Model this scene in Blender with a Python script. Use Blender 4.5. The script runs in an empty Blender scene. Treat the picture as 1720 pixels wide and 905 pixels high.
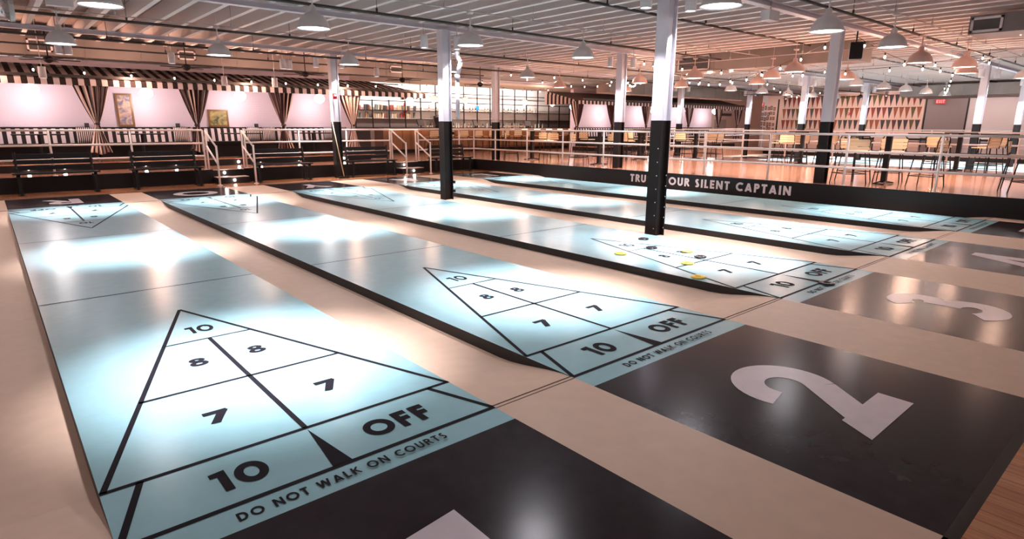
import bpy, math, random
from math import sin, cos, pi, radians
from mathutils import Vector, Matrix
random.seed(7)
SC = bpy.context.scene
COL = SC.collection

# ---------------------------------------------------------------- camera
cam_d = bpy.data.cameras.new('camera')
cam_d.sensor_fit = 'HORIZONTAL'; cam_d.sensor_width = 36.0
cam_d.lens = 36.0 * 1008.665 / 1720.0
cam_d.clip_start = 0.05; cam_d.clip_end = 300
cam = bpy.data.objects.new('camera', cam_d); COL.objects.link(cam)
yaw, pit, rol = 0.712, 0.236, 0.004
fwd = Vector((sin(yaw)*cos(pit), cos(yaw)*cos(pit), -sin(pit)))
rt = Vector((cos(yaw), -sin(yaw), 0)); up = rt.cross(fwd)
R_ = rt*cos(rol) + up*sin(rol); U_ = -rt*sin(rol) + up*cos(rol)
m = Matrix((R_, U_, -fwd)).transposed().to_4x4()
m.translation = Vector((-0.1503, -2.423, 1.5615))
cam.matrix_world = m
SC.camera = cam

# ---------------------------------------------------------------- world, exposure
w = bpy.data.worlds.new('world'); SC.world = w; w.use_nodes = True
w.node_tree.nodes['Background'].inputs[0].default_value = (1.0, 0.82, 0.80, 1)
w.node_tree.nodes['Background'].inputs[1].default_value = 0.62
SC.view_settings.view_transform = 'Standard'
SC.view_settings.look = 'None'
SC.view_settings.gamma = 1.0
SC.view_settings.use_curve_mapping = False
SC.view_settings.exposure = 0.0

# light levels used by the lamp builders
P_COURT = 1700.0      # pendants over the courts
P_FLOOR = 420.0      # pendants over the platform
P_CAN = 480.0        # column cans
P_GLOBE = 45.0       # cabana globes
P_BULB = 11.0         # string bulbs
WHITE = (0.96, 0.925, 1.0)
WARM = (1.0, 0.62, 0.45)

# ---------------------------------------------------------------- materials
MATS = {}
def mat(name, col, rough=0.5, metal=0.0, noise=0.0, nscale=6.0, bump=0.0, bscale=40.0, emis=None, estr=0.0, spec=0.5, coat=0.0, ndetail=4):
    if name in MATS: return MATS[name]
    m = bpy.data.materials.new(name); m.use_nodes = True
    nt = m.node_tree; b = nt.nodes['Principled BSDF']
    b.inputs['Base Color'].default_value = (*col, 1)
    b.inputs['Roughness'].default_value = rough
    b.inputs['Metallic'].default_value = metal
    b.inputs['Specular IOR Level'].default_value = spec
    if coat: b.inputs['Coat Weight'].default_value = coat; b.inputs['Coat Roughness'].default_value = 0.12
    tc = None
    if noise or bump:
        tc = nt.nodes.new('ShaderNodeNewGeometry')
    if noise:
        n = nt.nodes.new('ShaderNodeTexNoise'); n.inputs['Scale'].default_value = nscale; n.inputs['Detail'].default_value = ndetail
        nt.links.new(tc.outputs['Position'], n.inputs['Vector'])
        r = nt.nodes.new('ShaderNodeMapRange')
        r.inputs[1].default_value = 0.3; r.inputs[2].default_value = 0.7
        r.inputs[3].default_value = 1 - noise; r.inputs[4].default_value = 1 + noise
        nt.links.new(n.outputs['Fac'], r.inputs[0])
        h = nt.nodes.new('ShaderNodeVectorMath'); h.operation = 'SCALE'
        h.inputs[0].default_value = col
        nt.links.new(r.outputs[0], h.inputs['Scale'])
        nt.links.new(h.outputs[0], b.inputs['Base Color'])
    if bump:
        n2 = nt.nodes.new('ShaderNodeTexNoise'); n2.inputs['Scale'].default_value = bscale; n2.inputs['Detail'].default_value = 3
        nt.links.new(tc.outputs['Position'], n2.inputs['Vector'])
        bp = nt.nodes.new('ShaderNodeBump'); bp.inputs['Strength'].default_value = bump; bp.inputs['Distance'].default_value = 0.01
        nt.links.new(n2.outputs['Fac'], bp.inputs['Height'])
        nt.links.new(bp.outputs[0], b.inputs['Normal'])
    if emis:
        b.inputs['Emission Color'].default_value = (*emis, 1); b.inputs['Emission Strength'].default_value = estr
    MATS[name] = m
    return m

def stripe_mat(name, ca, cb, rough=0.8, duty=0.5):
    m = bpy.data.materials.new(name); m.use_nodes = True
    nt = m.node_tree; b = nt.nodes['Principled BSDF']; b.inputs['Roughness'].default_value = rough
    b.inputs['Specular IOR Level'].default_value = 0.2
    uv = nt.nodes.new('ShaderNodeUVMap'); s = nt.nodes.new('ShaderNodeSeparateXYZ')
    nt.links.new(uv.outputs[0], s.inputs[0])
    f = nt.nodes.new('ShaderNodeMath'); f.operation = 'FRACT'; nt.links.new(s.outputs[0], f.inputs[0])
    g = nt.nodes.new('ShaderNodeMath'); g.operation = 'GREATER_THAN'; g.inputs[1].default_value = duty
    nt.links.new(f.outputs[0], g.inputs[0])
    mx = nt.nodes.new('ShaderNodeMix'); mx.data_type = 'RGBA'
    mx.inputs[6].default_value = (*ca, 1); mx.inputs[7].default_value = (*cb, 1)
    nt.links.new(g.outputs[0], mx.inputs[0]); nt.links.new(mx.outputs[2], b.inputs['Base Color'])
    MATS[name] = m
    return m

def plank_mat(name, ca, cb, along='Y', width=0.09, length=1.4, rough=0.22, coat=0.4):
    m = bpy.data.materials.new(name); m.use_nodes = True
    nt = m.node_tree; b = nt.nodes['Principled BSDF']; b.inputs['Roughness'].default_value = rough
    b.inputs['Coat Weight'].default_value = coat; b.inputs['Coat Roughness'].default_value = 0.15
    g = nt.nodes.new('ShaderNodeNewGeometry'); mp = nt.nodes.new('ShaderNodeMapping')
    if along == 'Y': mp.inputs['Rotation'].default_value = (0, 0, pi/2)
    if along == 'Z': mp.inputs['Rotation'].default_value = (pi/2, 0, pi/2)
    nt.links.new(g.outputs['Position'], mp.inputs[0])
    br = nt.nodes.new('ShaderNodeTexBrick'); br.inputs['Scale'].default_value = 1
    br.inputs['Brick Width'].default_value = length; br.inputs['Row Height'].default_value = width
    br.inputs['Mortar Size'].default_value = 0.0018; br.offset = 0.37
    br.inputs['Color1'].default_value = (*ca, 1); br.inputs['Color2'].default_value = (*cb, 1)
    br.inputs['Mortar'].default_value = (cb[0]*0.35, cb[1]*0.3, cb[2]*0.3, 1)
    nt.links.new(mp.outputs[0], br.inputs[0])
    n = nt.nodes.new('ShaderNodeTexNoise'); n.inputs['Scale'].default_value = 3; n.inputs['Detail'].default_value = 6; n.inputs['Distortion'].default_value = 1.2
    m2 = nt.nodes.new('ShaderNodeMapping'); m2.inputs['Scale'].default_value = (0.6, 14, 14)
    nt.links.new(mp.outputs[0], m2.inputs[0]); nt.links.new(m2.outputs[0], n.inputs[0])
    mx = nt.nodes.new('ShaderNodeMix'); mx.data_type = 'RGBA'; mx.blend_type = 'MULTIPLY'; mx.inputs[0].default_value = 0.55
    cr = nt.nodes.new('ShaderNodeValToRGB'); cr.color_ramp.elements[0].position = 0.35; cr.color_ramp.elements[0].color = (0.62, 0.5, 0.45, 1)
    cr.color_ramp.elements[1].position = 0.62; cr.color_ramp.elements[1].color = (1, 1, 1, 1)
    nt.links.new(n.outputs['Fac'], cr.inputs[0])
    nt.links.new(br.outputs[0], mx.inputs[6]); nt.links.new(cr.outputs[0], mx.inputs[7])
    nt.links.new(mx.outputs[2], b.inputs['Base Color'])
    MATS[name] = m
    return m

def court_mat(name, col, rough, noise, spec=0.5):
    """painted floor: soft worn gloss, faint roller streaks and scuffs"""
    m = mat(name, col, rough=rough, noise=noise, nscale=9.0, ndetail=8, spec=spec)
    nt = m.node_tree; b = nt.nodes['Principled BSDF']
    g = nt.nodes.new('ShaderNodeNewGeometry')
    n = nt.nodes.new('ShaderNodeTexNoise'); n.inputs['Scale'].default_value = 55; n.inputs['Detail'].default_value = 2
    n2 = nt.nodes.new('ShaderNodeTexNoise'); n2.inputs['Scale'].default_value = 3.5; n2.inputs['Detail'].default_value = 5
    for q in (n, n2): nt.links.new(g.outputs['Position'], q.inputs['Vector'])
    r = nt.nodes.new('ShaderNodeMapRange'); r.inputs[1].default_value = 0.3; r.inputs[2].default_value = 0.7
    r.inputs[3].default_value = rough*0.97; r.inputs[4].default_value = rough*1.04
    nt.links.new(n2.outputs['Fac'], r.inputs[0]); nt.links.new(r.outputs[0], b.inputs['Roughness'])
    bp = nt.nodes.new('ShaderNodeBump'); bp.inputs['Strength'].default_value = 0.05; bp.inputs['Distance'].default_value = 0.002
    nt.links.new(n.outputs['Fac'], bp.inputs['Height']); nt.links.new(bp.outputs[0], b.inputs['Normal'])
    return m

BLUE = court_mat('court_blue', (0.28, 0.485, 0.525), 0.24, 0.03, 0.3)
BLACKF = court_mat('court_black', (0.024, 0.016, 0.018), 0.20, 0.15, 0.13)
LINE = court_mat('court_line', (0.012, 0.010, 0.014), 0.6, 0.1, 0.05)
CREAM = court_mat('alley_cream', (0.63, 0.44, 0.325), 0.45, 0.04, 0.35)
NUMW = court_mat('numeral_white', (0.60, 0.52, 0.55), 0.3, 0.05)
WOOD = plank_mat('oak_floor', (0.58, 0.25, 0.11), (0.46, 0.185, 0.08), 'Y')
WOOD2 = plank_mat('platform_floor', (0.60, 0.30, 0.19), (0.50, 0.235, 0.145), 'Y', rough=0.16, coat=0.6)
BARW = plank_mat('bar_front', (0.30, 0.12, 0.04), (0.20, 0.075, 0.025), 'Z', width=0.16, length=3.0, rough=0.4, coat=0.1)
BLK = mat('black_paint', (0.010, 0.007, 0.007), 0.5, spec=0.25)
EDGE = mat('black_rubber_edge', (0.010, 0.007, 0.006), 0.6)
COLBLK = mat('column_black', (0.010, 0.007, 0.0065), 0.42, spec=0.25)
COLWHT = mat('column_white', (0.62, 0.58, 0.63), 0.45)
RAIL = mat('railing_white', (0.82, 0.70, 0.67), 0.35)
DECK = mat('ceiling_deck', (0.36, 0.315, 0.29), 0.9, noise=0.28, nscale=1.6, ndetail=8)
JOIST = mat('joist_white', (0.80, 0.74, 0.74), 0.6)
BEAM = mat('beam_white', (0.66, 0.61, 0.66), 0.5)
PIPEB = mat('pipe_dark', (0.035, 0.025, 0.022), 0.5)
PIPEG = mat('conduit_grey', (0.45, 0.40, 0.39), 0.4, metal=0.4)
DUCT = mat('duct_galvanised', (0.20, 0.165, 0.15), 0.45, metal=0.3, noise=0.1, nscale=1.5)
FOIL = mat('foil_duct', (0.75, 0.72, 0.72), 0.2, metal=0.9, bump=0.8, bscale=12)
GRILLE = mat('grille_dark', (0.05, 0.045, 0.045), 0.6)
SHADE = mat('lamp_shade_white', (0.62, 0.56, 0.56), 0.35)
SHADEP = mat('lamp_shade_pink', (0.60, 0.42, 0.38), 0.4)
LENS = mat('lamp_lens', (1, 1, 1), 0.5, emis=(1, 0.96, 0.95), estr=13)
LENSW = mat('lamp_lens_warm', (1, 1, 1), 0.5, emis=(1, 0.90, 0.84), estr=11)
BULB = mat('bulb_glow', (1, 1, 1), 0.5, emis=(1, 0.86, 0.74), estr=10)
GLOBE = mat('globe_glow', (1, 1, 1), 0.5, emis=(1, 0.93, 0.90), estr=7)
GLOBEY = mat('globe_glow_cream', (1, 1, 1), 0.5, emis=(1, 0.84, 0.56), estr=1.0)
STEPL = mat('step_light_glow', (1, 1, 1), 0.5, emis=(1, 0.92, 0.86), estr=14)
AWN = stripe_mat('awning_stripe', (0.03, 0.018, 0.016), (0.66, 0.52, 0.50))
BANQ = stripe_mat('banquette_stripe', (0.025, 0.014, 0.014), (0.72, 0.58, 0.58), 0.6)
CUSH = stripe_mat('cushion_stripe', (0.04, 0.02, 0.02), (0.74, 0.62, 0.60), 0.8)
CURT = stripe_mat('curtain_stripe', (0.05, 0.02, 0.02), (0.66, 0.50, 0.45), 0.85)
PINKW = mat('wall_pink_white', (0.78, 0.61, 0.675), 0.75)
CREAMW = mat('stool_cream', (0.74, 0.56, 0.36), 0.5)
GREYW = mat('wall_grey', (0.55, 0.48, 0.48), 0.8)
BEIGEW = mat('wall_beige', (0.62, 0.42, 0.35), 0.8)

def brickify(m, bw=0.21, rh=0.075):
    nt = m.node_tree; b = nt.nodes['Principled BSDF']
    g = nt.nodes.new('ShaderNodeNewGeometry'); mp = nt.nodes.new('ShaderNodeMapping'); mp.inputs['Rotation'].default_value = (-pi/2, 0, 0)
    br = nt.nodes.new('ShaderNodeTexBrick'); br.inputs['Scale'].default_value = 1
    br.inputs['Brick Width'].default_value = bw; br.inputs['Row Height'].default_value = rh; br.inputs['Mortar Size'].default_value = 0.006
    nt.links.new(g.outputs['Position'], mp.inputs[0]); nt.links.new(mp.outputs[0], br.inputs[0])
    bp = nt.nodes.new('ShaderNodeBump'); bp.inputs['Strength'].default_value = 0.5; bp.inputs['Distance'].default_value = 0.01; bp.invert = True
    nt.links.new(br.outputs['Fac'], bp.inputs['Height']); nt.links.new(bp.outputs[0], b.inputs['Normal'])
brickify(PINKW)

# ---------------------------------------------------------------- mesh helper
class MB:
    def __init__(s): s.v = []; s.f = []; s.mi = []; s.uv = []; s.cur = 0
    def face(s, idx, uvs=None): s.f.append(tuple(idx)); s.mi.append(s.cur); s.uv.append(uvs)
    def box(s, x0, x1, y0, y1, z0, z1, T=None):
        b = len(s.v); P = [(x0,y0,z0),(x1,y0,z0),(x1,y1,z0),(x0,y1,z0),(x0,y0,z1),(x1,y0,z1),(x1,y1,z1),(x0,y1,z1)]
        if T: P = [tuple(T(p)) for p in P]
        s.v += P
        for q in ((0,3,2,1),(4,5,6,7),(0,1,5,4),(1,2,6,5),(2,3,7,6),(3,0,4,7)): s.face([b+i for i in q])
        return s
    def quad(s, a, b_, c, d, uvs=None):
        b = len(s.v); s.v += [tuple(a), tuple(b_), tuple(c), tuple(d)]; s.face([b, b+1, b+2, b+3], uvs); return s
    def poly(s, pts): b = len(s.v); s.v += [tuple(p) for p in pts]; s.face(range(b, b+len(pts))); return s
    def tube(s, p0, p1, r, n=8, r2=None, caps=True):
        p0 = Vector(p0); p1 = Vector(p1); d = (p1-p0).normalized(); r2 = r if r2 is None else r2
        a = d.orthogonal().normalized(); c = d.cross(a); b = len(s.v)
        for p, q in ((p0, r), (p1, r2)):
            for i in range(n):
                t = 2*pi*i/n; s.v.append(tuple(p + a*(cos(t)*q) + c*(sin(t)*q)))
        for i in range(n): j = (i+1) % n; s.face([b+i, b+j, b+n+j, b+n+i])
        if caps: s.face([b+i for i in range(n)][::-1]); s.face([b+n+i for i in range(n)])
        return s
    def path(s, pts, r, n=8):
        for a, b in zip(pts, pts[1:]): s.tube(a, b, r, n)
        return s
    def lathe(s, prof, n=24, c=(0,0,0)):
        b = len(s.v)
        for r, z in prof:
            for i in range(n):
                t = 2*pi*i/n; s.v.append((c[0]+r*cos(t), c[1]+r*sin(t), c[2]+z))
        for k in range(len(prof)-1):
            for i in range(n): j = (i+1) % n; s.face([b+k*n+i, b+k*n+j, b+(k+1)*n+j, b+(k+1)*n+i])
        return s
    def grid(s, fn, nu, nv, uvf=None):
        b = len(s.v)
        for j in range(nv+1):
            for i in range(nu+1): s.v.append(tuple(fn(i/nu, j/nv)))
        for j in range(nv):
            for i in range(nu):
                a = b+j*(nu+1)+i; q = [a, a+1, a+nu+2, a+nu+1]
                uv = None
                if uvf: uv = [uvf(i/nu, j/nv), uvf((i+1)/nu, j/nv), uvf((i+1)/nu, (j+1)/nv), uvf(i/nu, (j+1)/nv)]
                s.face(q, uv)
        return s
    def build(s, name, mats, parent=None, smooth=False, loc=None):
        me = bpy.data.meshes.new(name); me.from_pydata(s.v, [], s.f)
        if not isinstance(mats, (list, tuple)): mats = [mats]
        for m in mats: me.materials.append(m)
        for p, i in zip(me.polygons, s.mi): p.material_index = i; p.use_smooth = smooth
        if any(u is not None for u in s.uv):
            l = me.uv_layers.new(name='UVMap'); k = 0
            for p, u in zip(me.polygons, s.uv):
                for q in range(len(p.vertices)):
                    l.data[p.loop_start+q].uv = u[q] if u else (0.25, 0)
        me.update()
        o = bpy.data.objects.new(name, me); COL.objects.link(o)
        if parent: o.parent = parent
        if loc: o.location = loc
        return o

def tag(o, label=None, cat=None, group=None, kind=None):
    if label: o['label'] = label
    if cat: o['category'] = cat
    if group: o['group'] = group
    if kind: o['kind'] = kind
    return o
def empty(name, loc=(0,0,0), rz=0, label=None, cat=None, group=None):
    o = bpy.data.objects.new(name, None); COL.objects.link(o); o.empty_display_size = 0.1
    o.location = loc; o.rotation_euler = (0, 0, rz); return tag(o, label, cat, group)
def copy_tree(o, parent=None):
    c = o.copy(); COL.objects.link(c)
    if parent: c.parent = parent
    for ch in list(o.children): copy_tree(ch, c)
    return c
def struct(o): o['kind'] = 'structure'; return o
def spot(name, parent, loc, power, col, ang, blend=0.6, rot=(0,0,0), size=0.08):
    d = bpy.data.lights.new(name, 'SPOT'); d.energy = power; d.color = col; d.spot_size = radians(ang); d.spot_blend = blend; d.shadow_soft_size = size
    o = bpy.data.objects.new(name, d); COL.objects.link(o); o.parent = parent; o.location = loc; o.rotation_euler = rot; return o
def point(name, parent, loc, power, col, size=0.1):
    d = bpy.data.lights.new(name, 'POINT'); d.energy = power; d.color = col; d.shadow_soft_size = size
    o = bpy.data.objects.new(name, d); COL.objects.link(o); o.parent = parent; o.location = loc; return o

# ---------------------------------------------------------------- lettering (geometric sans strokes)
def arc(cx, cy, rx, ry, a0, a1, n=18):
    return [(cx+rx*cos(radians(a0+(a1-a0)*i/n)), cy+ry*sin(radians(a0+(a1-a0)*i/n))) for i in range(n+1)]
def glyph(ch, t):
    h = t/2
    G = []; w = 0.6
    S = lambda *p, closed=False: G.append(('s', list(p), closed))
    if ch == 'O': w = 1.0; G.append(('s', arc(.5, .5, .5-h, .5-h, 0, 360, 32)[:-1], True))
    elif ch == '0': w = 0.86; G.append(('s', arc(.43, .5, .43-h, .5-h, 0, 360, 32)[:-1], True))
    elif ch == '1': w = 0.42; G.append(('p', [(0, .74), (.42-t, .74), (.42-t, 0), (.42, 0), (.42, 1), (0.0, .95)]))
    elif ch == '2':
        w = 0.70; G.append(('s', arc(.35, .655, .345-h, .345-h, 195, -38, 26), False))
        G.append(('p', [(0, 0), (.70, 0), (.70, t*.95), (0.12, t*.95)]))
        G.append(('p', [(0.003, 0), (.276, 0), (.622, .443), (.452, .575)]))
    elif ch == '3':
        w = 0.66; G.append(('s', arc(.30, .735, .29-h, .265-h, 160, -88, 22), False)); G.append(('s', arc(.33, .30, .33-h, .30-h, 95, -152, 24), False))
    elif ch == '4': w = 0.78; S((.46+h*.4, 1), (h, t*1.35)); S((0, t*1.35), (.78, t*1.35)); S((.52, 0), (.52, 1))
    elif ch == '5': w = 0.66; S((.60, 1-h), (.13+h, 1-h), (.08+h, .52)); G.append(('s', arc(.32, .33, .33-h, .33-h, 140, -150, 22), False))
    elif ch == '7': w = 0.62; S((0, 1-h), (.62, 1-h)); S((.54, 1-h*.5), (.16, 0))
    elif ch == '8': w = 0.62; G.append(('s', arc(.31, .74, .27-h, .26-h, 0, 360, 24)[:-1], True)); G.append(('s', arc(.31, .29, .31-h, .29-h, 0, 360, 24)[:-1], True))
    elif ch == 'F': w = 0.52; S((h, 0), (h, 1)); S((0, 1-h), (.52, 1-h)); S((0, .52), (.48, .52))
    elif ch == 'E': w = 0.54; S((h, 0), (h, 1)); S((0, 1-h), (.54, 1-h)); S((0, .5), (.5, .5)); S((0, h), (.54, h))
    elif ch == 'D': w = 0.76; S(*([(h, h), (.3, h)] + arc(.3, .5, .46-h, .5-h, -90, 90, 16)[1:] + [(h, 1-h)]), closed=True)
    elif ch == 'N': w = 0.78; S((h, 0), (h, 1)); S((.78-h, 0), (.78-h, 1)); S((h, .97), (.78-h, .03))
    elif ch == 'T': w = 0.60; S((0, 1-h), (.60, 1-h)); S((.3, 0), (.3, 1))
    elif ch == 'W': w = 1.12; S((h, 1), (.30, .06)); S((.30, .06), (.56, .98)); S((.56, .98), (.82, .06)); S((.82, .06), (1.12-h, 1))
    elif ch == 'A': w = 0.82; S((h, 0), (.41, .95)); S((.41, .95), (.82-h, 0)); S((.2, .27), (.62, .27))
    elif ch == 'L': w = 0.48; S((h, 0), (h, 1)); S((0, h), (.48, h))
    elif ch == 'K': w = 0.68; S((h, 0), (h, 1)); S((.62, 1), (h*1.2, .45)); S((.25, .58), (.66, 0))
    elif ch == 'C': w = 0.80; G.append(('s', arc(.5, .5, .5-h, .5-h, 48, 312, 26), False))
    elif ch == 'U': w = 0.70; S(*([(h, 1), (h, .35)] + arc(.35, .35, .35-h, .35-h, 180, 360, 16)[1:] + [(.70-h, 1)]))
    elif ch == 'R': w = 0.64; S((h, 0), (h, 1)); S(*([(h, 1-h), (.34, 1-h)] + arc(.34, .72, .26-h, .28-h, 90, -90, 12)[1:] + [(h, .44+h)])); S((.32, .46), (.60, 0))
    elif ch == 'P': w = 0.58; S((h, 0), (h, 1)); S(*([(h, 1-h), (.32, 1-h)] + arc(.32, .70, .26-h, .30-h, 90, -90, 12)[1:] + [(h, .40+h)]))
    elif ch == 'S': w = 0.56; G.append(('s', arc(.29, .74, .25-h, .26-h, 35, 262, 18) + arc(.27, .28, .28-h, .28-h, 82, -145, 18), False))
    elif ch == 'Y': w = 0.74; S((h*.8, 1), (.37, .45)); S((.74-h*.8, 1), (.37, .45)); S((.37, 0), (.37, .52))
    elif ch == 'I': w = t; S((h, 0), (h, 1))
    elif ch == 'X': w = 0.70; S((h, 0), (.7-h, 1)); S((.7-h, 0), (h, 1))
    elif ch == ' ': w = 0.32
    return G, w
def stroke_quads(pts, t, closed):
    n = len(pts); L = []; Rr = []
    for i in range(n):
        p = Vector(pts[i])
        a = Vector(pts[(i-1) % n]) if (i > 0 or closed) else None
        c = Vector(pts[(i+1) % n]) if (i < n-1 or closed) else None
        d1 = (p-a).normalized() if a is not None else None; d2 = (c-p).normalized() if c is not None else None
        if d1 is None: d1 = d2
        if d2 is None: d2 = d1
        n1 = Vector((-d1.y, d1.x)); n2 = Vector((-d2.y, d2.x)); mm = n1+n2
        if mm.length < 1e-4: mm = n1
        mm.normalize(); k = min(1.6, 1/max(0.3, mm.dot(n1)))
        L.append(p+mm*(t/2*k)); Rr.append(p-mm*(t/2*k))
    for i in range(n if closed else n-1):
        j = (i+1) % n; yield (L[i], Rr[i], Rr[j], L[j])
def text(mb, s, T, height=1.0, width=None, t=0.2, gap=0.14, align='c', stretch=1.0):
    nn = (Vector(T(1, 0))-Vector(T(0, 0))).cross(Vector(T(0, 1))-Vector(T(0, 0)))
    """T(u,v) -> 3D point; text is centred on u=0 and stands on v=0"""
    tot = 0; gl = []; lay = 0; nu = nn.normalized()*0.0003
    for ch in s:
        G, wd = glyph(ch, t); gl.append((G, wd, tot)); tot += wd+gap
    tot -= gap
    sx = height*stretch if width is None else width/tot
    u0 = -tot*sx/2 if align == 'c' else 0
    for G, wd, off in gl:
        for g in G:
            lay += 1
            polys = [g[1]] if g[0] == 'p' else list(stroke_quads(g[1], t, g[2]))
            for P in polys:
                V = [Vector(T(u0+(off+p[0])*sx, min(1.0, max(0.0, p[1]))*height))+nu*lay for p in P]
                if (V[1]-V[0]).cross(V[2]-V[0]).dot(nn) + (V[2]-V[0]).cross(V[-1]-V[0]).dot(nn) < 0: V.reverse()
                mb.poly(V)

# ================================================================= FLOORS (structure)
YB0, YB1 = -0.16, 12.05       # blue surface
YN, YF = -1.98, 13.87         # ends of the black standing areas
CW = 1.829
X1 = [0.0, 2.474, 5.262, 8.105, 10.969]
XW = 13.22                    # black riser on the right
HP = 0.36                     # height of the wooden platform
def alley_z(y):
    def sm(a): a = max(0, min(1, a)); return a*a*(3-2*a)
    return -0.09*sm((y-0.0)/0.75)*sm((YB1-0.15-y)/0.75)
def alley(name, xa, xb):
    b = MB(); ys = [YN-0.02] + [-0.5+i*0.125 for i in range(109)] + [YF+0.02]
    ys = sorted(y for y in set(ys) if y <= YF+0.02)
    for a, c in zip(ys, ys[1:]): b.quad((xa, a, alley_z(a)), (xb, a, alley_z(a)), (xb, c, alley_z(c)), (xa, c, alley_z(c)))
    o = struct(b.build(name, CREAM, smooth=True))
    s = MB()
    for yy in (0.0, 0.035, 11.86, 11.89): s.box(xa, xb, yy, yy+0.006, -0.02, alley_z(yy)+0.002)
    s.build('seam', mat('seam', (0.12, 0.07, 0.05), 0.7), o)
    return o
alley('floor', -4.0, 0.0)
for i in range(4): alley('floor', X1[i]+CW, X1[i+1])
alley('floor', X1[4]+CW, XW)
b = MB(); b.box(-4, XW, -7, YN-0.05, -0.15, 0.0); struct(b.build('floor', WOOD))
b = MB(); b.box(-4, XW, YN-0.05, YN, -0.15, 0.0); struct(b.build('trim_1', BLK))
b = MB(); b.box(-4, XW, YF, YF+0.13, -0.15, 0.001); struct(b.build('trim_2', BLK))
b = MB(); b.box(-4, XW, YF+0.13, 15.2, -0.15, 0.0); struct(b.build('floor', WOOD))
# raised walkway at the back and the platform on the right
b = MB(); b.box(-4, 44, 15.22, 27, -0.15, HP); b.box(XW+0.02, 21.2, -7, 15.22, -0.15, HP); b.box(34.6, 44, -7, 15.22, -0.15, HP)
struct(b.build('floor', WOOD2))
b = MB(); b.box(-4, XW+0.03, 15.2, 15.24, -0.1, HP+0.004); struct(b.build('baseboard_back', BLK))
b = MB(); b.box(XW, XW+0.04, -7, 15.24, -0.15, HP+0.004)
rs = struct(b.build('baseboard_right', BLK))
b = MB(); lx = XW-0.004
text(b, 'TRUST YOUR SILENT CAPTAIN', lambda u, v: (lx, 5.86-u, 0.065+v), height=0.205, width=4.46, t=0.23, gap=0.2)
tag(b.build('lettering', mat('lettering_pink_white', (0.74, 0.62, 0.62), 0.5), rs), 'white painted words TRUST YOUR SILENT CAPTAIN')
b = MB(); b.box(21.2, 21.24, -7, 15.22, -0.15, HP+0.004); b.box(34.56, 34.6, -7, 15.22, -0.15, HP+0.004); struct(b.build('trim_3', BLK))
b = MB(); b.box(21.24, 34.56, -7, 15.22, -0.2, -0.02); struct(b.build('floor', CREAM))

# ================================================================= COURTS
def tri_lines(b, cx, y0, s, z):
    """markings of one end; s=+1 near end (baseline y0, tip further away), s=-1 far end"""
    T = lambda u, v: (cx+u*s, y0+v*s, z)
    def seg(u0, v0, u1, v1, wd=0.027):
        d = Vector((u1-u0, v1-v0)).normalized(); n = Vector((-d.y, d.x))*wd/2
        b.quad(T(u0+n.x, v0+n.y), T(u0-n.x, v0-n.y), T(u1-n.x, v1-n.y), T(u1+n.x, v1+n.y))
    H = CW/2; L1, L2, L3, TP = 0.475, 1.372, 2.286, 3.2
    wid = lambda v: H*(TP-v)/(TP-L1)
    seg(-H, 0.02, H, 0.02, 0.03); seg(-H, L1, H, L1, 0.028)
    seg(-wid(L2), L2, wid(L2), L2); seg(-wid(L3), L3, wid(L3), L3, 0.02)
    seg(-H+0.012, L1, 0, TP, 0.028); seg(H-0.012, L1, 0, TP, 0.028)
    seg(0, L1, 0, L3, 0.03)
    seg(-0.76, L1, -H+0.01, 0.03, 0.03); seg(0.76, L1, H-0.01, 0.03, 0.03)
    b.poly([T(0, L1-0.02), T(-0.05, 0.03), T(0.05, 0.03)])
    return T
def court(x0, n, lab, numeral=None, letter=None, words=True, y0=0.0):
    root = empty('shuffleboard_court', (x0, 0, 0), 0, lab, 'court')
    cx = CW/2
    b = MB(); b.box(0, CW, YB0, YB1, -0.11, 0); b.mi = [1]*6; b.mi[1] = 0
    b.build('playing_surface', [BLUE, EDGE], root)
    for nm, ya, yb in (('standing_area', YN, YB0), ('standing_area', YB1, YF)):
        q = MB(); q.box(0, CW, ya, yb, -0.11, 0); q.build(nm, BLACKF, root)
    z = 0.0015
    b = MB(); far = YB1+YB0
    for s, yb in ((1, 0.0), (-1, far)):
        b = MB(); tri_lines(b, cx, yb, s, z)
        b.build('triangle_lines', LINE, root)
        yy = yb+s*4.115; b = MB(); b.quad((0, yy-.009, z), (CW, yy-.009, z), (CW, yy+.009, z), (0, yy+.009, z))
        b.build('lag_line', LINE, root)
    for s, yb in ((1, 0.0), (-1, far)):
        def word(st, cu, cv, h, wd, t, gap=0.14, nm='numeral'):
            b = MB(); text(b, st, lambda u, v: (cx+(cu+u)*s, yb+(cv+v)*s, z+0.0003), h, wd, t=t, gap=gap); b.build(nm, LINE, root)
        word('10', 0.0, 2.46, 0.18, 0.19, .2)
        word('8', -.19, 1.745, 0.155, 0.115, .2); word('8', .19, 1.745, 0.155, 0.115, .2)
        word('7', -.315, 0.83, 0.165, 0.125, .26); word('7', .32, 0.83, 0.165, 0.125, .26)
        word('10', -.40, 0.145, 0.19, 0.24, .24)
        word('OFF', .41, 0.145, 0.18, 0.385, .24, nm='lettering')
        if words: word('DO NOT WALK ON COURTS', 0.0, -0.107, 0.062, 1.02, .2, .22, nm='lettering')
    if numeral:
        b = MB(); text(b, numeral, lambda u, v: (cx+u, -1.52+v, z), 0.92, t=0.215)
        tag(b.build('end_numeral', NUMW, root), 'large pinkish white painted number '+numeral)
    if letter:
        b = MB(); text(b, letter, lambda u, v: (cx-u, 13.32-v, z), 0.92, t=0.2)
        tag(b.build('end_letter', NUMW, root), 'large pinkish white painted letter '+letter)
    return root
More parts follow.
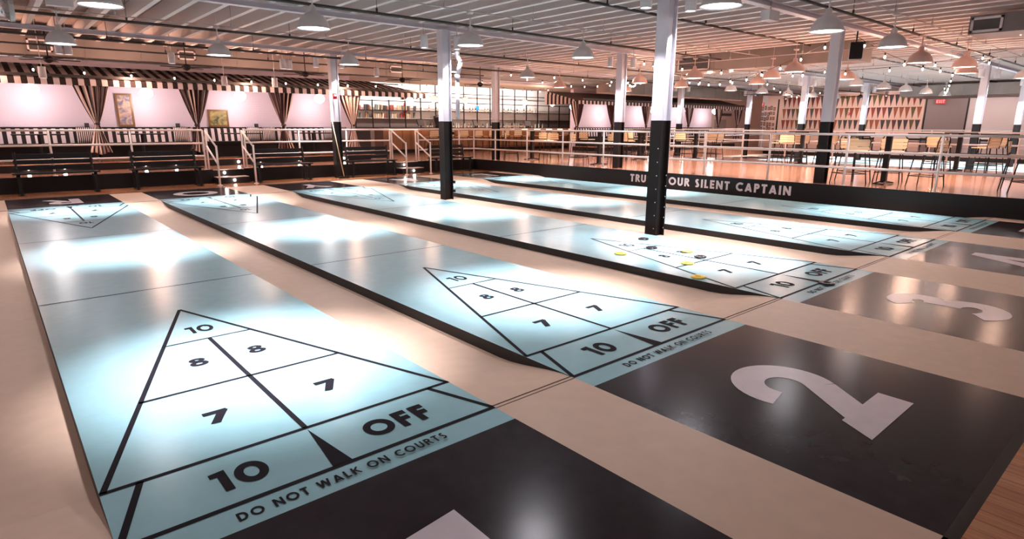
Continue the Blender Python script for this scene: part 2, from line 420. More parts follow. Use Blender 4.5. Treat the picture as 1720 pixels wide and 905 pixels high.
names = ['leftmost pale blue shuffleboard court, its far end lettered R',
         'pale blue shuffleboard court with black end numbered 2 and far letter O',
         'pale blue shuffleboard court with scattered discs and black end numbered 3',
         'pale blue shuffleboard court numbered 4, behind the two tall columns',
         'pale blue shuffleboard court running along the black wall with white words']
for i in range(5): court(X1[i], i, names[i], str(i+1), 'ROYAL'[i])
X2 = [21.45, 23.95, 26.35, 28.8, 31.4]
names2 = ['nearest blue court of the second set beyond the platform', 'second blue court beyond the platform railing',
          'middle blue court of the set beyond the platform', 'fourth blue court beyond the platform railing', 'farthest blue court, below the pennant wall']
for i in range(5): court(X2[i], i, names2[i], None, None, words=False)

# discs
YEL = mat('disc_yellow', (0.80, 0.52, 0.07), 0.3); BKD = mat('disc_black', (0.02, 0.018, 0.02), 0.25)
def disc(x, y, m, lab):
    root = empty('shuffleboard_disc', (x, y, 0.0), 0, lab, 'disc')
    b = MB(); b.lathe([(0.030, 0.004), (0.030, 0.017), (0.038, 0.020), (0.066, 0.020), (0.073, 0.017), (0.075, 0.010), (0.073, 0.002), (0.034, 0.002)], 28)
    b.build('ring', m, root, True)
    b = MB(); b.lathe([(0.0, 0.009), (0.031, 0.009)], 24); b.lathe([(0.0, 0.002), (0.034, 0.002)], 24)
    b.build('centre', m, root)
disc(5.66, 2.24, YEL, 'yellow shuffleboard disc left of the triangle, nearest the court edge line')
disc(6.43, 1.79, YEL, 'yellow shuffleboard disc farthest right inside the triangle')
disc(5.84, 1.40, YEL, 'yellow shuffleboard disc lying on the line between 8 and 7')
disc(5.36, 0.95, YEL, 'yellow shuffleboard disc overhanging the black edge of the third court')
disc(6.70, 2.68, BKD, 'black shuffleboard disc outside the triangle near the tall column foot')
disc(6.27, 2.22, BKD, 'black shuffleboard disc at the line between 10 and 8')
disc(6.27, 1.50, BKD, 'black shuffleboard disc near the crossing of the lines above 7')
disc(6.14, -0.04, BKD, 'black shuffleboard disc sitting on the words below OFF')

# ================================================================= COLUMNS
ZB = 3.52
def column(x, y, zbase, lab, cans=True, strip=False, detail=False):
    root = empty('steel_column', (x, y, zbase), 0, lab, 'column')
    f, th, hw = 0.20, 0.022, 0.11     # flanges face -x and +x, web seen from -y
    def seg(z0, z1, m, nm):
        b = MB(); b.box(-hw, -hw+th, -f/2, f/2, z0, z1); b.box(hw-th, hw, -f/2, f/2, z0, z1); b.box(-hw+th, hw-th, -0.05, 0.05, z0, z1)
        b.build(nm, m, root)
    top = ZB-zbase; pt = 1.635-zbase+(.02 if x > 10 else 0)
    seg(0, pt, COLBLK, 'black_lower_shaft'); seg(pt, top, COLWHT, 'white_upper_shaft')
    b = MB(); b.box(-.16, .16, -.14, .14, top-0.015, top); b.build('cap_plate', COLWHT, root)
    if detail:
        b = MB()
        for k in range(7): b.tube((-hw-0.004, -0.06, 0.12+k*0.2), (-hw-.001, -0.06, 0.12+k*0.2), 0.009, 8)
        for k in range(6): b.tube((hw-th-.012, -0.104, 0.12+k*0.16), (hw-th-.012, -0.1, 0.12+k*0.16), 0.010, 8)
        b.build('bolt', mat('bolt_bright', (0.7, 0.7, 0.7), 0.3, metal=0.6), root)
    if strip:
        for k, zz in enumerate((0.22, 0.42, 0.98, 1.5)):
            b = MB(); b.box(0.112, 0.15, -0.13, -0.03, zz-.06, zz); b.build('bracket', COLBLK, root)
            b = MB(); b.box(0.112, 0.152, -0.132, -0.03, zz, zz+.008); b.build('bracket_cap', mat('bracket_metal', (0.7, 0.66, 0.64), 0.3, metal=0.5), root)
    return root
CAN = mat('can_light_body', (0.58, 0.53, 0.55), 0.4)
def can_light(x, y, z, lab, group=None, power=None, double=False, col=WHITE, ang=70):
    root = empty('can_light', (x, y, z), 0, lab, 'lamp', group)
    b = MB(); b.lathe([(0.0, 0.26), (0.078, 0.26), (0.08, 0.25), (0.08, 0.0), (0.07, 0.0), (0.07, 0.02)], 20); b.tube((0, 0, 0.26), (0, 0, 3.98-z), 0.010)
    b.build('housing', CAN, root, True)
    b = MB(); b.lathe([(0.0, 0.012), (0.071, 0.012)], 20); b.build('lens', LENS, root)
    spot('spot_light', root, (0, 0, -0.01), P_CAN if power is None else power, col, ang, 0.5)
    return root
YR = [3.05, 8.95, 14.8]
cl = [(7.53, 3.1, -0.09, 'tall black and white steel column, the closest one, standing by the third court', True),
      (7.68, 8.93, -0.09, 'black and white steel column with bright brackets in the alley behind the closest column', True),
      (7.82, 14.78, 0.0, 'black and white steel column on the wooden strip between two benches, brush leaning on it', False)]
for x, y, zb, lab, dt in cl:
    column(x, y, zb, lab, detail=(y < 4), strip=(y > 8 and y < 10))
for x, y, zb, lab in [(13.6, 3.2, HP, 'black and white column at the front edge of the platform, right of the white words'),
        (13.75, 9.0, HP, 'black and white column on the platform edge right of the cream stool'),
        (13.75, 14.6, HP, 'black and white column at the platform corner in front of the bar'),
        (25.2, 3.1, -0.02, 'distant column between the second courts, right of the exit sign'),
        (25.2, 8.95, -0.02, 'distant column between the second courts, in front of the pennants'),
        (25.2, 14.75, -0.02, 'distant column in front of the last cabana on the right'),
        (31.3, 3.1, -0.02, 'distant column at the far right edge of the second courts'),
        (31.6, 8.95, -0.02, 'distant narrow column splitting the pennant rows'),
        (31.6, 14.75, -0.02, 'distant narrow column left of the framed photographs')]:
    column(x, y, zb, lab)
cols = [(7.53, 3.1, 'closest column'), (7.68, 8.93, 'bracketed column'), (7.82, 14.78, 'column on the wooden strip'), (13.75, 9.0, 'column by the cream stool'), (25.2, 3.1, 'column right of the exit sign'),
        (25.2, 8.95, 'column before the pennants'), (25.2, 14.75, 'column before the last cabana'), (31.3, 3.1, 'far right column'), (31.6, 8.95, 'column splitting the pennants'), (31.6, 14.75, 'column by the framed photographs')]
for x, y, nm in cols:
    can_light(x-0.50, y, 3.13, 'white cylinder can light hanging left of the '+nm, power=P_CAN*.8)
    can_light(x+0.16, y-0.27, 3.13, 'white cylinder can light hanging in front of the '+nm, power=P_CAN, ang=80)
# fittings on the bracketed column
root = empty('drain_pipe', (7.93, 8.80, 1.68), 0, 'white painted offset pipe running down the bracketed column', 'pipe')
b = MB(); b.path([(0, 0, 1.62), (0, 0, 1.35), (0.02, -.1, 1.2), (0.0, -.02, 0.95), (0, 0, 0.85), (0, 0, 0)], 0.045, 12); b.build('pipe', COLWHT, root, True)
b = MB(); b.tube((0, 0, 1.3), (0, 0, 1.42), 0.06, 14); b.tube((0, 0, .84), (0, 0, .95), 0.06, 14); b.build('coupling', COLWHT, root, True); b = MB(); b.box(-.14, .0, .0, .02, .3, .33); b.box(-.14, .0, .0, .02, 1.36, 1.39); b.build('clamp', COLWHT, root)
# leaning brush on column C
root = empty('broom', (7.72, 14.56, 0.0), 0, 'long pale wooden pole leaning against the column on the wooden strip', 'broom')
b = MB(); b.tube((0.10, -.10, 0.05), (-.10, 0.08, 1.72), 0.014, 10); b.build('handle', CREAMW, root, True)
b = MB(); b.box(-.05, .25, -.14, -.06, 0.0, 0.06); b.build('head', BLK, root)
a = empty('fire_alarm', (7.77, 14.67, 2.35), 0, 'small red and white fire alarm strobe on the strip column', 'alarm')
b = MB(); b.box(-.06, .06, -.045, 0, -.08, .08); b.build('housing', mat('alarm_red', (0.6, .03, .03), .4), a)
b = MB(); b.box(-.04, .04, -.06, -.045, 0.0, .05); b.build('strobe', COLWHT, a)

# ================================================================= RAILINGS
def railing(pts, z, lab, posts=True, spacing=1.65, hz=(0.37, 0.70, 1.04), skip_first=False, r=0.024, postpos=None):
    root = empty('railing', (pts[0][0], pts[0][1], z), 0, lab, 'railing')
    O = Vector((pts[0][0], pts[0][1]))
    P = [Vector(p)-O for p in pts]
    for h in hz:
        b = MB(); b.path([(p.x, p.y, h) for p in P], r, 10); b.build('rail', RAIL, root, True)
    pp = []
    if postpos: pp = [Vector(q)-O for q in postpos]
    else:
        for a, c in zip(P, P[1:]):
            L = (c-a).length; n = max(1, round(L/spacing))
            for i in range(n+1):
                q = a+(c-a)*(i/n)
                if all((q-o).length > 0.05 for o in pp): pp.append(q)
    for q in pp:
        b = MB(); b.tube((q.x, q.y, 0), (q.x, q.y, hz[-1]), r, 10); b.tube((q.x, q.y, 0), (q.x, q.y, 0.012), r*2.2, 12)
        b.build('post', RAIL, root, True)
    return root
YRL = 15.33
railing([(-0.05, YRL), (4.29, YRL)], HP, 'white pipe railing behind the two left benches', postpos=[(-.05, YRL), (1.01, YRL), (2.63, YRL), (4.29, YRL)])
railing([(5.35, YRL), (9.89, YRL)], HP, 'white pipe railing between the two flights of steps', postpos=[(5.35, YRL), (6.89, YRL), (8.38, YRL), (9.89, YRL)])
railing([(10.97, YRL), (13.32, YRL), (13.32, -2.3)], HP, 'long white pipe railing turning the corner along the platform edge',
        postpos=[(10.97, YRL), (12.67, YRL), (13.32, YRL)]+[(13.32, 14.1-1.64*i) for i in range(10)])
def handrail(x, lab):
    root = empty('handrail', (x, YRL, 0), 0, lab, 'handrail')
    yb = 14.45-YRL
    b = MB(); b.tube((0, 0, HP), (0, 0, 1.40), 0.024, 10); b.build('upper_post', RAIL, root, True)
    b = MB(); b.tube((0, yb, 0), (0, yb, 1.02), 0.024, 10); b.tube((0, yb, 0), (0, yb, 0.015), 0.06, 12); b.build('lower_post', RAIL, root, True)
    for z0, z1 in ((1.38, 0.98), (0.98, 0.54)):
        b = MB(); b.tube((0, 0, z0), (0, yb, z1), 0.024, 10); b.build('rail', RAIL, root, True)
for x, lab in ((-0.12, 'sloping white handrail cut by the left edge of the picture'), (4.36, 'sloping white handrail on the left of the left steps'), (5.28, 'sloping white handrail on the right of the left steps'),
               (9.96, 'sloping white handrail on the left of the steps by the bracketed column'), (10.87, 'sloping white handrail just left of the bracketed column')):
    handrail(x, lab)
def step(x0, x1, lab):
    root = empty('step', ((x0+x1)/2, 15.0, 0), 0, lab, 'step'); h = (x1-x0)/2
    b = MB(); b.box(-h, h, -.16, .19, 0, 0.165); b.build('riser', BLK, root)
    b = MB(); b.box(-h, h, -.18, .19, 0.165, 0.18); b.box(-h, h, .19, .215, .345, .366); tag(b.build('tread_edge', mat('tread_pale', (.55, .42, .38), .4), root))
    for px, pz, py in ((-.12, 0.27, .195), (.02, 0.09, -.165)):
        b = MB(); b.tube((px, py, pz), (px, py-.012, pz), 0.035, 14); b.build('step_light', STEPL, root)
        point('step_glow', root, (px, py-.06, pz), 1.6, (1, .85, .75), 0.03)
step(4.42, 5.22, 'black step with two glowing step lights, left flight')
step(10.02, 10.84, 'black step with two glowing step lights, left of the bracketed column')
railing([(21.15, -2.0), (21.15, 12.4)], HP, 'white railing on the far side of the platform along the second courts')
railing([(34.7, -3.0), (34.7, 13.5)], HP, 'distant white railing beyond the second courts')
railing([(21.3, 15.33), (34.5, 15.33)], HP, 'distant white railing in front of the right cabanas', spacing=2.2)

# ================================================================= BENCHES
BEN = mat('bench_black', (0.012, 0.008, 0.008), 0.4, spec=0.25); STUD = mat('bench_stud', (0.75, 0.72, 0.70), 0.25, metal=0.7)
def bench(L):
    root = empty('bench')
    for k in range(3):
        b = MB(); z = .53+k*.13; b.box(0.06, L-.06, 0.14+k*.03, .165+k*.03, z, z+.095); b.build('back_slat', BEN, root)
    for k in range(4):
        b = MB(); b.box(0.0, L, -.32+k*.115, -.225+k*.115, .455, .485); b.build('seat_slat', BEN, root)
    for x in (0.10, L-.10):
        b = MB(); b.box(x-.03, x+.03, -.30, -.25, 0, .46); b.box(x-.03, x+.03, .10, .15, 0, .5)
        b.path([(x, .12, .45), (x, .20, .93)], .025, 8); b.box(x-.03, x+.03, -.3, .15, .42, .46); b.box(x-.045, x+.045, -.34, .2, 0, .02)
        b.build('end_frame', BEN, root)
        for k in range(3):
            b = MB(); z = .58+k*.13; b.tube((x, .135+k*.03, z), (x, .12+k*.03, z), .014, 10); b.build('stud', STUD, root)
    return root
def place_bench(x0, x1, lab):
    r = bench(x1-x0); r.location = (x0, 14.88, 0); tag(r, lab, 'bench', 'black benches on the wooden strip')
place_bench(0.22, 1.82, 'leftmost black slatted bench in front of the white railing')
place_bench(2.45, 4.05, 'black slatted bench just left of the left steps')
place_bench(5.35, 6.95, 'black slatted bench between the left steps and the strip column')
place_bench(8.1, 9.7, 'black slatted bench right of the strip column')
place_bench(11.1, 12.7, 'black slatted bench half hidden behind the bracketed column')
for k, y in enumerate((0.6, 3.6, 6.6, 9.6)):
    r = bench(1.6); r.location = (35.3, y+1.6, HP); r.rotation_euler = (0, 0, -pi/2)
    tag(r, ['first', 'second', 'third', 'fourth'][k]+' distant black bench from the right below the pennant wall', 'bench', 'distant benches beyond the second courts')

# ================================================================= CABANAS
FC = 0.56; YC, YWALL = 16.9, 18.6
def cabana_block(x0, x1, wall0, wall1):
    b = MB(); b.box(x0, x1, YC, YWALL, HP-.05, FC-.02); struct(b.build('trim_4', BLK))
    b = MB(); b.box(x0, x1, YC-.01, YWALL, FC-.02, FC); struct(b.build('floor', WOOD2))
    b = MB(); b.box(wall0, wall1, YWALL, YWALL+.2, HP, 3.25); struct(b.build('wall_back', PINKW))
cabana_block(-4, 10.0, -4, 10.0); cabana_block(21.9, 34.3, 21.9, 34.3)
def awning(x0, x1, lab, hipL, hipR, top=None):
    root = empty('awning', (0, 0, 0), 0, lab, 'awning')
    yf, yw, zf, zv, zw = 16.6, YWALL-.02, 2.64, 2.485, 3.10; P = 0.25
    b = MB(); xa = x0+(1.3 if hipL else 0); xb = x1-(1.3 if hipR else 0)
    def fn(u, v):
        xx = x0+(x1-x0)*u; lo = x0+(xa-x0)*v; hi = x1-(x1-xb)*v
        xx = lo+(hi-lo)*u; return (xx, yf+(yw-yf)*v, zf+(zw-zf)*v)
    def uvf(u, v):
        p = fn(u, v); return (p[0]/P, v)
    b.grid(fn, 60, 8, uvf); b.build('roof_fabric', top or AWN, root)
    b = MB(); b.grid(lambda u, v: (x0+(x1-x0)*u, yf-.003, zv+(zf-zv)*v), 60, 1, lambda u, v: ((x0+(x1-x0)*u)/P, v)); b.build('valance', AWN, root)
    for hip, xe, xw in ((hipL, x0, xa), (hipR, x1, xb)):
        b = MB(); b.quad((xe, yf, zf), (xe, yw, zf), (xw, yw, zw), (xe, yf, zf+.001), [(0, 0), (8, 0), (8, 1), (0, 1)])
        b.quad((xe, yf, zv), (xe, yw, zv), (xe, yw, zf), (xe, yf, zf), [(0, 0), (8, 0), (8, 1), (0, 1)]); b.build('side_valance', AWN, root)
    b = MB(); b.path([(x0, yf+.03, zf-.03), (x1, yf+.03, zf-.03)], .02, 8); b.tube((x0+.1, yw-.05, zw-.06), (x1-.1, yw-.05, zw-.06), .02); b.build('frame', PIPEB, root)
awning(-4, 12.26, 'long black and white striped awning over the left cabanas', False, True)
# the right cabana's left end panel shows as tall stripes rising to the wall
awning(20.0, 35.0, 'black and white striped awning over the right hand cabanas', False, False, mat('awning_brown', (.10, .06, .05), .9))
b = MB()
b.grid(lambda u, v: (19.99, 16.6+(YWALL-16.6)*u, 2.485+v*(0.155+0.36*u)), 16, 2, lambda u, v: (u*2.0/.25, v))
tag(b.build('awning_end_panel', AWN), 'tall striped end panel of the right awning, stepping up beside the bar shelves', 'awning')
def uplight(x0, x1, y, z, lab, power):  # added lamp bar, put in to throw warm light on the ceiling
    r = empty('added_uplight_bar', ((x0+x1)/2, y, z), 0, lab, 'lamp'); h = (x1-x0)/2
    b = MB(); b.box(-h, h, -.04, -.03, 0, .06); b.box(-h, h, .03, .04, 0, .06); b.box(-h, h, -.04, .04, -.01, 0); b.build('channel', PIPEB, r)
    d = bpy.data.lights.new('uplight', 'AREA'); d.shape = 'RECTANGLE'; d.size = h*2-.1; d.size_y = .05; d.energy = power; d.color = (1, .50, .34)
    o = bpy.data.objects.new('uplight', d); COL.objects.link(o); o.parent = r; o.location = (0, 0, .02); o.rotation_euler = (pi, 0, 0)
uplight(-3.5, 12.0, 16.63, 2.68, 'thin dark uplight channel added to warm the ceiling, along the front of the left awning', 190)
uplight(20.5, 34.5, 16.63, 2.68, 'thin dark uplight channel added to warm the ceiling, along the front of the right awning', 120)
TIE = mat('curtain_tie', (0.04, 0.02, 0.02), 0.8)
def curtain(x, lab, wt=0.85, full=False, seed=0):
    root = empty('curtain', (x, YC-.21, FC), 0, lab, 'curtain')
    rnd = random.Random(seed); ph = rnd.random()*6; kf = rnd.choice((5, 6, 7)); zt = 2.60-FC; ztie = 1.53-FC+rnd.uniform(-.04, .05); sk = rnd.uniform(-.06, .06)
    def wfn(z):
        if z > ztie: a = (z-ztie)/(zt-ztie); return 0.09+(wt-.09)*(a**0.85)
        a = (ztie-z)/(ztie-.24); return 0.09+0.42*a
    def fn(u, v):
        z = zt+(0.24-zt)*v; ww = wfn(z); a = abs(z-ztie); off = sk*(1-v)
        amp = 0.035+.03*min(1, a)
        return (off+(u-.5)*ww, amp*sin(u*2*pi*kf+ph)+.015*sin(v*7+u*9), z+.03*sin(u*9)*(v > .95))
    b = MB(); b.grid(fn, 60, 22, lambda u, v: (u*5.5+.2, v)); o = b.build('drape', CURT, root, True)
    o.modifiers.new('thickness', 'SOLIDIFY').thickness = 0.006
    b = MB(); b.lathe([(.06, -.03), (.075, 0), (.06, .03)], 16, (0, 0, ztie)); b.build('tie_band', TIE, root, True)
cl = [(-0.25, 'striped curtain at the far left'), (2.15, 'striped tied curtain between the left edge and the tall palm picture'), (4.52, 'striped tied curtain just left of the landscape picture'),
      (6.98, 'striped tied curtain right of the landscape picture'), (9.32, 'striped tied curtain at the end of the left cabanas beside the bookshelf'),
      (20.15, 'striped tied curtain at the left corner of the right cabanas in front of the shelves'), (22.6, 'striped tied curtain left of the platform column'), (25.2, 'striped tied curtain just right of the platform column'),
      (28.9, 'striped tied curtain beside a distant column'), (31.9, 'striped tied curtain beyond the distant column'), (34.0, 'last striped curtain at the right end of the cabanas')]
for k, (x, lab) in enumerate(cl): curtain(x, lab, seed=k+3)
def banquette(x0, x1, lab):
    root = empty('banquette', (x0, YWALL-.05, FC), 0, lab, 'bench seat'); L = x1-x0
    b = MB(); b.box(0, L, -.5, -.05, 0, .40); b.build('base', BLK, root)
    b = MB(); b.box(0, L, -.58, -.14, .40, .47); b.build('seat', BLK, root)
    b = MB(); n = 1
    P = .19
    b.quad((0, -.16, .43), (L, -.16, .43), (L, -.10, .86), (0, -.10, .86), [(0, 0), (L/P, 0), (L/P, 1), (0, 1)])
    b.quad((0, -.10, .86), (L, -.10, .86), (L, 0.03, .87), (0, 0.03, .87), [(0, 0), (L/P, 0), (L/P, 1), (0, 1)])
    b.build('backrest', BANQ, root)
    b = MB(); b.box(0, L, -.10, .04, .872, .90); b.box(0, L, 0.0, .04, .4, .88); b.build('top_rail', BLK, root)
for x0, x1, lab in ((-2.6, 2.2, 'striped banquette in the left cabana below the bare wall'), (2.3, 4.75, 'striped banquette below the tall palm picture'), (4.85, 7.2, 'striped banquette below the landscape picture'),
                    (7.3, 9.9, 'striped banquette behind the column on the wooden strip'), (22.0, 25.3, 'striped banquette in the first right hand cabana'), (25.4, 28.8, 'striped banquette in the second right hand cabana'),
                    (28.9, 31.9, 'striped banquette in the third right hand cabana'), (32.0, 34.2, 'striped banquette in the last right hand cabana')):
    banquette(x0, x1, lab)
def cushion(x, lab, wd=.42):
    b = MB(); h = .42
    def fn(u, v):
        th = .075*(sin(pi*u)*sin(pi*v))**.45
        return ((u-.5)*wd, -th, v*h)
    def fb(u, v):
        th = .05*(sin(pi*u)*sin(pi*v))**.45
        return ((u-.5)*wd, th, v*h)
    b.grid(fn, 14, 10, lambda u, v: (u*9, v)); b.grid(fb, 14, 10, lambda u, v: (u*9, v))
    o = b.build('cushion', CUSH, None, True, (x, YWALL-.32, FC+.47)); tag(o, lab, 'cushion')
for x, lab in ((2.02, 'narrow striped cushion by the curtain left of the palm picture'), (4.42, 'pinstriped cushion left of the landscape picture'), (6.55, 'pinstriped cushion leaning behind the third curtain'),
               (7.05, 'second pinstriped cushion behind the third curtain'), (9.15, 'pinstriped cushion right of the strip column'), (9.55, 'pinstriped cushion nearest the bookshelf')):
    cushion(x, lab)
def lantern(x, lab):
    r = empty('wall_speaker', (x, YWALL-.05, FC+.90), 0, lab, 'speaker')
    b = MB(); b.box(-.05, .05, -.09, -.01, 0, .11); b.build('body', BLK, r); b = MB(); b.box(-.04, .04, -.095, -.09, .01, .10); b.build('front', GRILLE, r)
for x, lab in ((2.12, 'small black box on the banquette top left of the palm picture'), (4.42, 'small black box on the banquette top left of the landscape picture'), (6.75, 'small black box on the banquette top behind the third curtain')): lantern(x, lab)
def low_table(x, y, lab, L=1.1):
    r = empty('cabana_table', (x, y, FC), 0, lab, 'table')
    b = MB(); b.box(-L/2, L/2, -.28, .28, .70, .73); b.build('tabletop', BLK, r)
    b = MB(); b.tube((0, 0, 0), (0, 0, .70), .035, 12); b.build('pedestal', BLK, r)
    b = MB(); b.lathe([(0, .02), (.2, .015), (.22, 0)], 20); b.build('base', BLK, r)
for x, lab in ((0.95, 'thin black table in the left cabana'), (3.25, 'thin black table below the palm picture'), (5.95, 'thin black table in front of the landscape cabana'), (8.2, 'thin black table behind the strip column')): low_table(x, 17.45, lab)
# step lights in the cabana plinth
for k, (x, lab) in enumerate(((0.6, 'first'), (1.33, 'second'), (3.15, 'third'), (3.9, 'fourth'), (5.6, 'fifth'), (6.25, 'sixth'), (7.45, 'seventh'), (9.0, 'eighth'))):
    r = empty('step_light', (x, YC, .455), 0, lab+' round step light from the left in the black plinth below the cabanas', 'light')
    b = MB(); b.tube((0, -.005, 0), (0, -.022, 0), .038, 16); b.build('lens', STEPL, r); b = MB(); b.lathe([(.038, 0), (.048, 0)], 16); b.tube((0, 0, 0), (0, -.008, 0), .048, 16); b.build('bezel', PIPEG, r)
    point('glow', r, (0, -.07, -.01), 1.2, (1, .85, .75), .03)
def globe_lamp(x, y, z, r, lab, m, power, drop, col=(1, .9, .88), group=None):
    root = empty('globe_pendant', (x, y, z), 0, lab, 'lamp', group)
    b = MB(); b.lathe([(0.001, -r)]+[(r*cos(a), r*sin(a)*.85) for a in [-1.35+i*.225 for i in range(13)]]+[(0.001, r*.85)], 24); b.build('globe', m, root, True)
    b = MB(); b.tube((0, 0, r*.8), (0, 0, drop), .006, 6); b.lathe([(0, r*.8+.04), (.03, r*.8+.04), (.035, r*.78)], 12); b.build('cord', BLK, root)
    point('globe_light', root, (0, 0, -r-.04), power, col, r)
gl = [(-0.9, 'at the far left'), (0.98, 'in front of the bare wall at left'), (3.55, 'just right of the palm picture'), (6.1, 'just right of the landscape picture'), (8.65, 'left of the strip column')]
for x, nm in gl: globe_lamp(x, 17.75, 2.40, .17, 'bright white globe lamp under the awning '+nm, GLOBE, P_GLOBE, .52)
globe_lamp(11.9, 17.3, 2.42, .14, 'bright white globe lamp under the right end of the left awning', GLOBE, P_GLOBE*.5, 1.5)
for x, nm in ((21.0, 'by the first curtain'), (23.8, 'left of the platform column'), (27.0, 'right of the platform column'), (30.4, 'in the third cabana'), (33.2, 'in the last cabana')):
    globe_lamp(x, 17.75, 2.40, .17, 'bright globe lamp under the right awning '+nm, GLOBE, P_GLOBE*1.2, .52)
# pictures
def picture(x, z, wd, ht, lab, colA, colB, sc):
    r = empty('framed_picture', (x, YWALL-.01, z), 0, lab, 'picture')
    f = .05
    b = MB(); b.box(-wd/2, wd/2, -.035, 0, 0, f); b.box(-wd/2, wd/2, -.035, 0, ht-f, ht); b.box(-wd/2, -wd/2+f, -.035, 0, f, ht-f); b.box(wd/2-f, wd/2, -.035, 0, f, ht-f)
    b.build('frame', mat('gilt_frame', (.22, .10, .03), .35, metal=.2), r)
    m = bpy.data.materials.new('painted_picture'); m.use_nodes = True; nt = m.node_tree; bs = nt.nodes['Principled BSDF']
    tc = nt.nodes.new('ShaderNodeTexCoord'); n = nt.nodes.new('ShaderNodeTexNoise'); n.inputs['Scale'].default_value = sc; n.inputs['Detail'].default_value = 5; n.inputs['Distortion'].default_value = 1.0
    cr = nt.nodes.new('ShaderNodeValToRGB'); e = cr.color_ramp.elements; e[0].position = .36; e[0].color = (*colA, 1); e[1].position = .62; e[1].color = (*colB, 1)
    nt.links.new(tc.outputs['Object'], n.inputs[0]); nt.links.new(n.outputs['Fac'], cr.inputs[0]); nt.links.new(cr.outputs[0], bs.inputs['Base Color']); bs.inputs['Roughness'].default_value = .5
    b = MB(); b.box(-wd/2+f, wd/2-f, -.02, -.005, f, ht-f); b.build('canvas', m, r)
    return r
picture(3.1, FC+.92, .42, .92, 'tall narrow gilt framed palm tree picture leaning on the pink wall', (.16, .14, .22), (.72, .42, .28), 6)
picture(5.62, FC+.91, .60, .53, 'gilt framed green and yellow landscape picture on the banquette top', (.07, .07, .03), (.55, .38, .13), 5)

# ================================================================= BAR
YBAR = 21.0; XB0, XB1 = 12.8, 24.2
def bar():
    root = empty('bar_counter', (XB0, YBAR, HP), 0, 'long wood fronted bar counter with a pale top', 'bar'); L = XB1-XB0
    b = MB(); b.box(0, L, .12, .8, 0, .14); b.build('plinth', BLK, root)
    n = 12
    for k in range(n):
        b = MB(); x = L*k/n; b.box(x+.012, x+L/n-.012, .02, .8, .14, 1.0); b.build('front_panel', BARW, root)
    b = MB(); b.box(-.05, L+.05, -.16, .85, 1.0, 1.055); b.build('countertop', mat('bar_top', (.55, .42, .38), .2), root)
    b = MB(); b.box(0, L, -.12, -.09, .985, .998); tag(b.build('light_strip', mat('warm_led', (1, 1, 1), .5, emis=(1, .62, .34), estr=9), root), 'warm glowing strip below the counter edge')
bar()
b = MB(); b.box(-.6, .6, -.3, .3, 0, 1.02); o = b.build('service_cabinet', mat('cabinet_dark', (.03, .018, .015), .5), None, False, (11.6, YBAR+.3, HP))
tag(o, 'dark service cabinet at the left end of the bar', 'cabinet')
# shelving wall
YS = 25.0
b = MB(); b.box(10, 44, YS+.45, YS+.6, HP, 3.9); struct(b.build('wall_far', mat('wall_white_lit', (.86, .78, .74), .7)))
b = MB(); b.box(10.0, 10.2, YWALL, YS+.5, HP, 3.9); struct(b.build('wall_side', PINKW))
def shelving():
    root = empty('back_bar_shelving', (12.64, YS, HP), 0, 'tall black gridded shelving behind the bar reaching the ceiling', 'shelves')
    zs = [3.65, 3.17, 2.70, 2.25, 1.42]
    xs = [i*.92 for i in range(19)]
    for i, x in enumerate(xs):
        ztop = 3.65 if 4.5 < x < 13.6 else 2.75
        b = MB(); b.box(x-.022, x+.022, -.02, .03, 0.9, ztop-HP); b.build('upright', BLK, root)
    for k, z in enumerate(zs):
        xa, xb = (4.6, 13.4) if z > 2.75 else (0, 16.56)
        b = MB(); b.box(xa, xb, -.022, .028, z-.02-HP, z+.02-HP); b.build('crossbar', BLK, root)
    b = MB(); b.box(0, 16.56, .03, .44, 2.23-HP, 2.25-HP); b.box(0, 16.56, .03, .44, 1.86-HP, 1.88-HP); b.build('shelf_board', mat('shelf_pale', (.7, .6, .55), .5), root)
    b = MB(); b.box(0, 16.56, -.12, .44, 0, 1.03); b.build('cabinet_base', mat('cabinet_grey', (.16, .12, .11), .5), root)
    for xa, xb in ((0, 4.6), (13.5, 16.56)):
        b = MB(); b.box(xa, xb, .2, .44, 1.06, 1.84-HP); b.build('lower_panel', mat('cabinet_grey', (.16, .12, .11), .5), root)
shelving()
# wall-wash trough, added to house the light that brightens the shelf wall
r = empty('added_light_trough', (19, 23.7, 3.55), 0, 'long white light trough added at the ceiling to brighten the bar shelves', 'lamp')
b = MB(); b.box(-6.5, 6.5, -.08, .02, 0, .12); b.box(-6.5, 6.5, .02, .1, .1, .12); b.build('housing', JOIST, r)
d = bpy.data.lights.new('added_trough_fill', 'AREA'); d.shape = 'RECTANGLE'; d.size = 13; d.size_y = .1; d.energy = 420; d.color = (1, .90, .85)
o = bpy.data.objects.new('added_trough_fill', d); COL.objects.link(o); o.parent = r; o.location = (0, .12, .05); o.rotation_euler = (radians(68), 0, 0)
b = MB(); b.box(10, 30, 20.6, 23.0, 3.42, 3.6); struct(b.build('trim_5', mat('soffit', (.80, .66, .58), .7)))
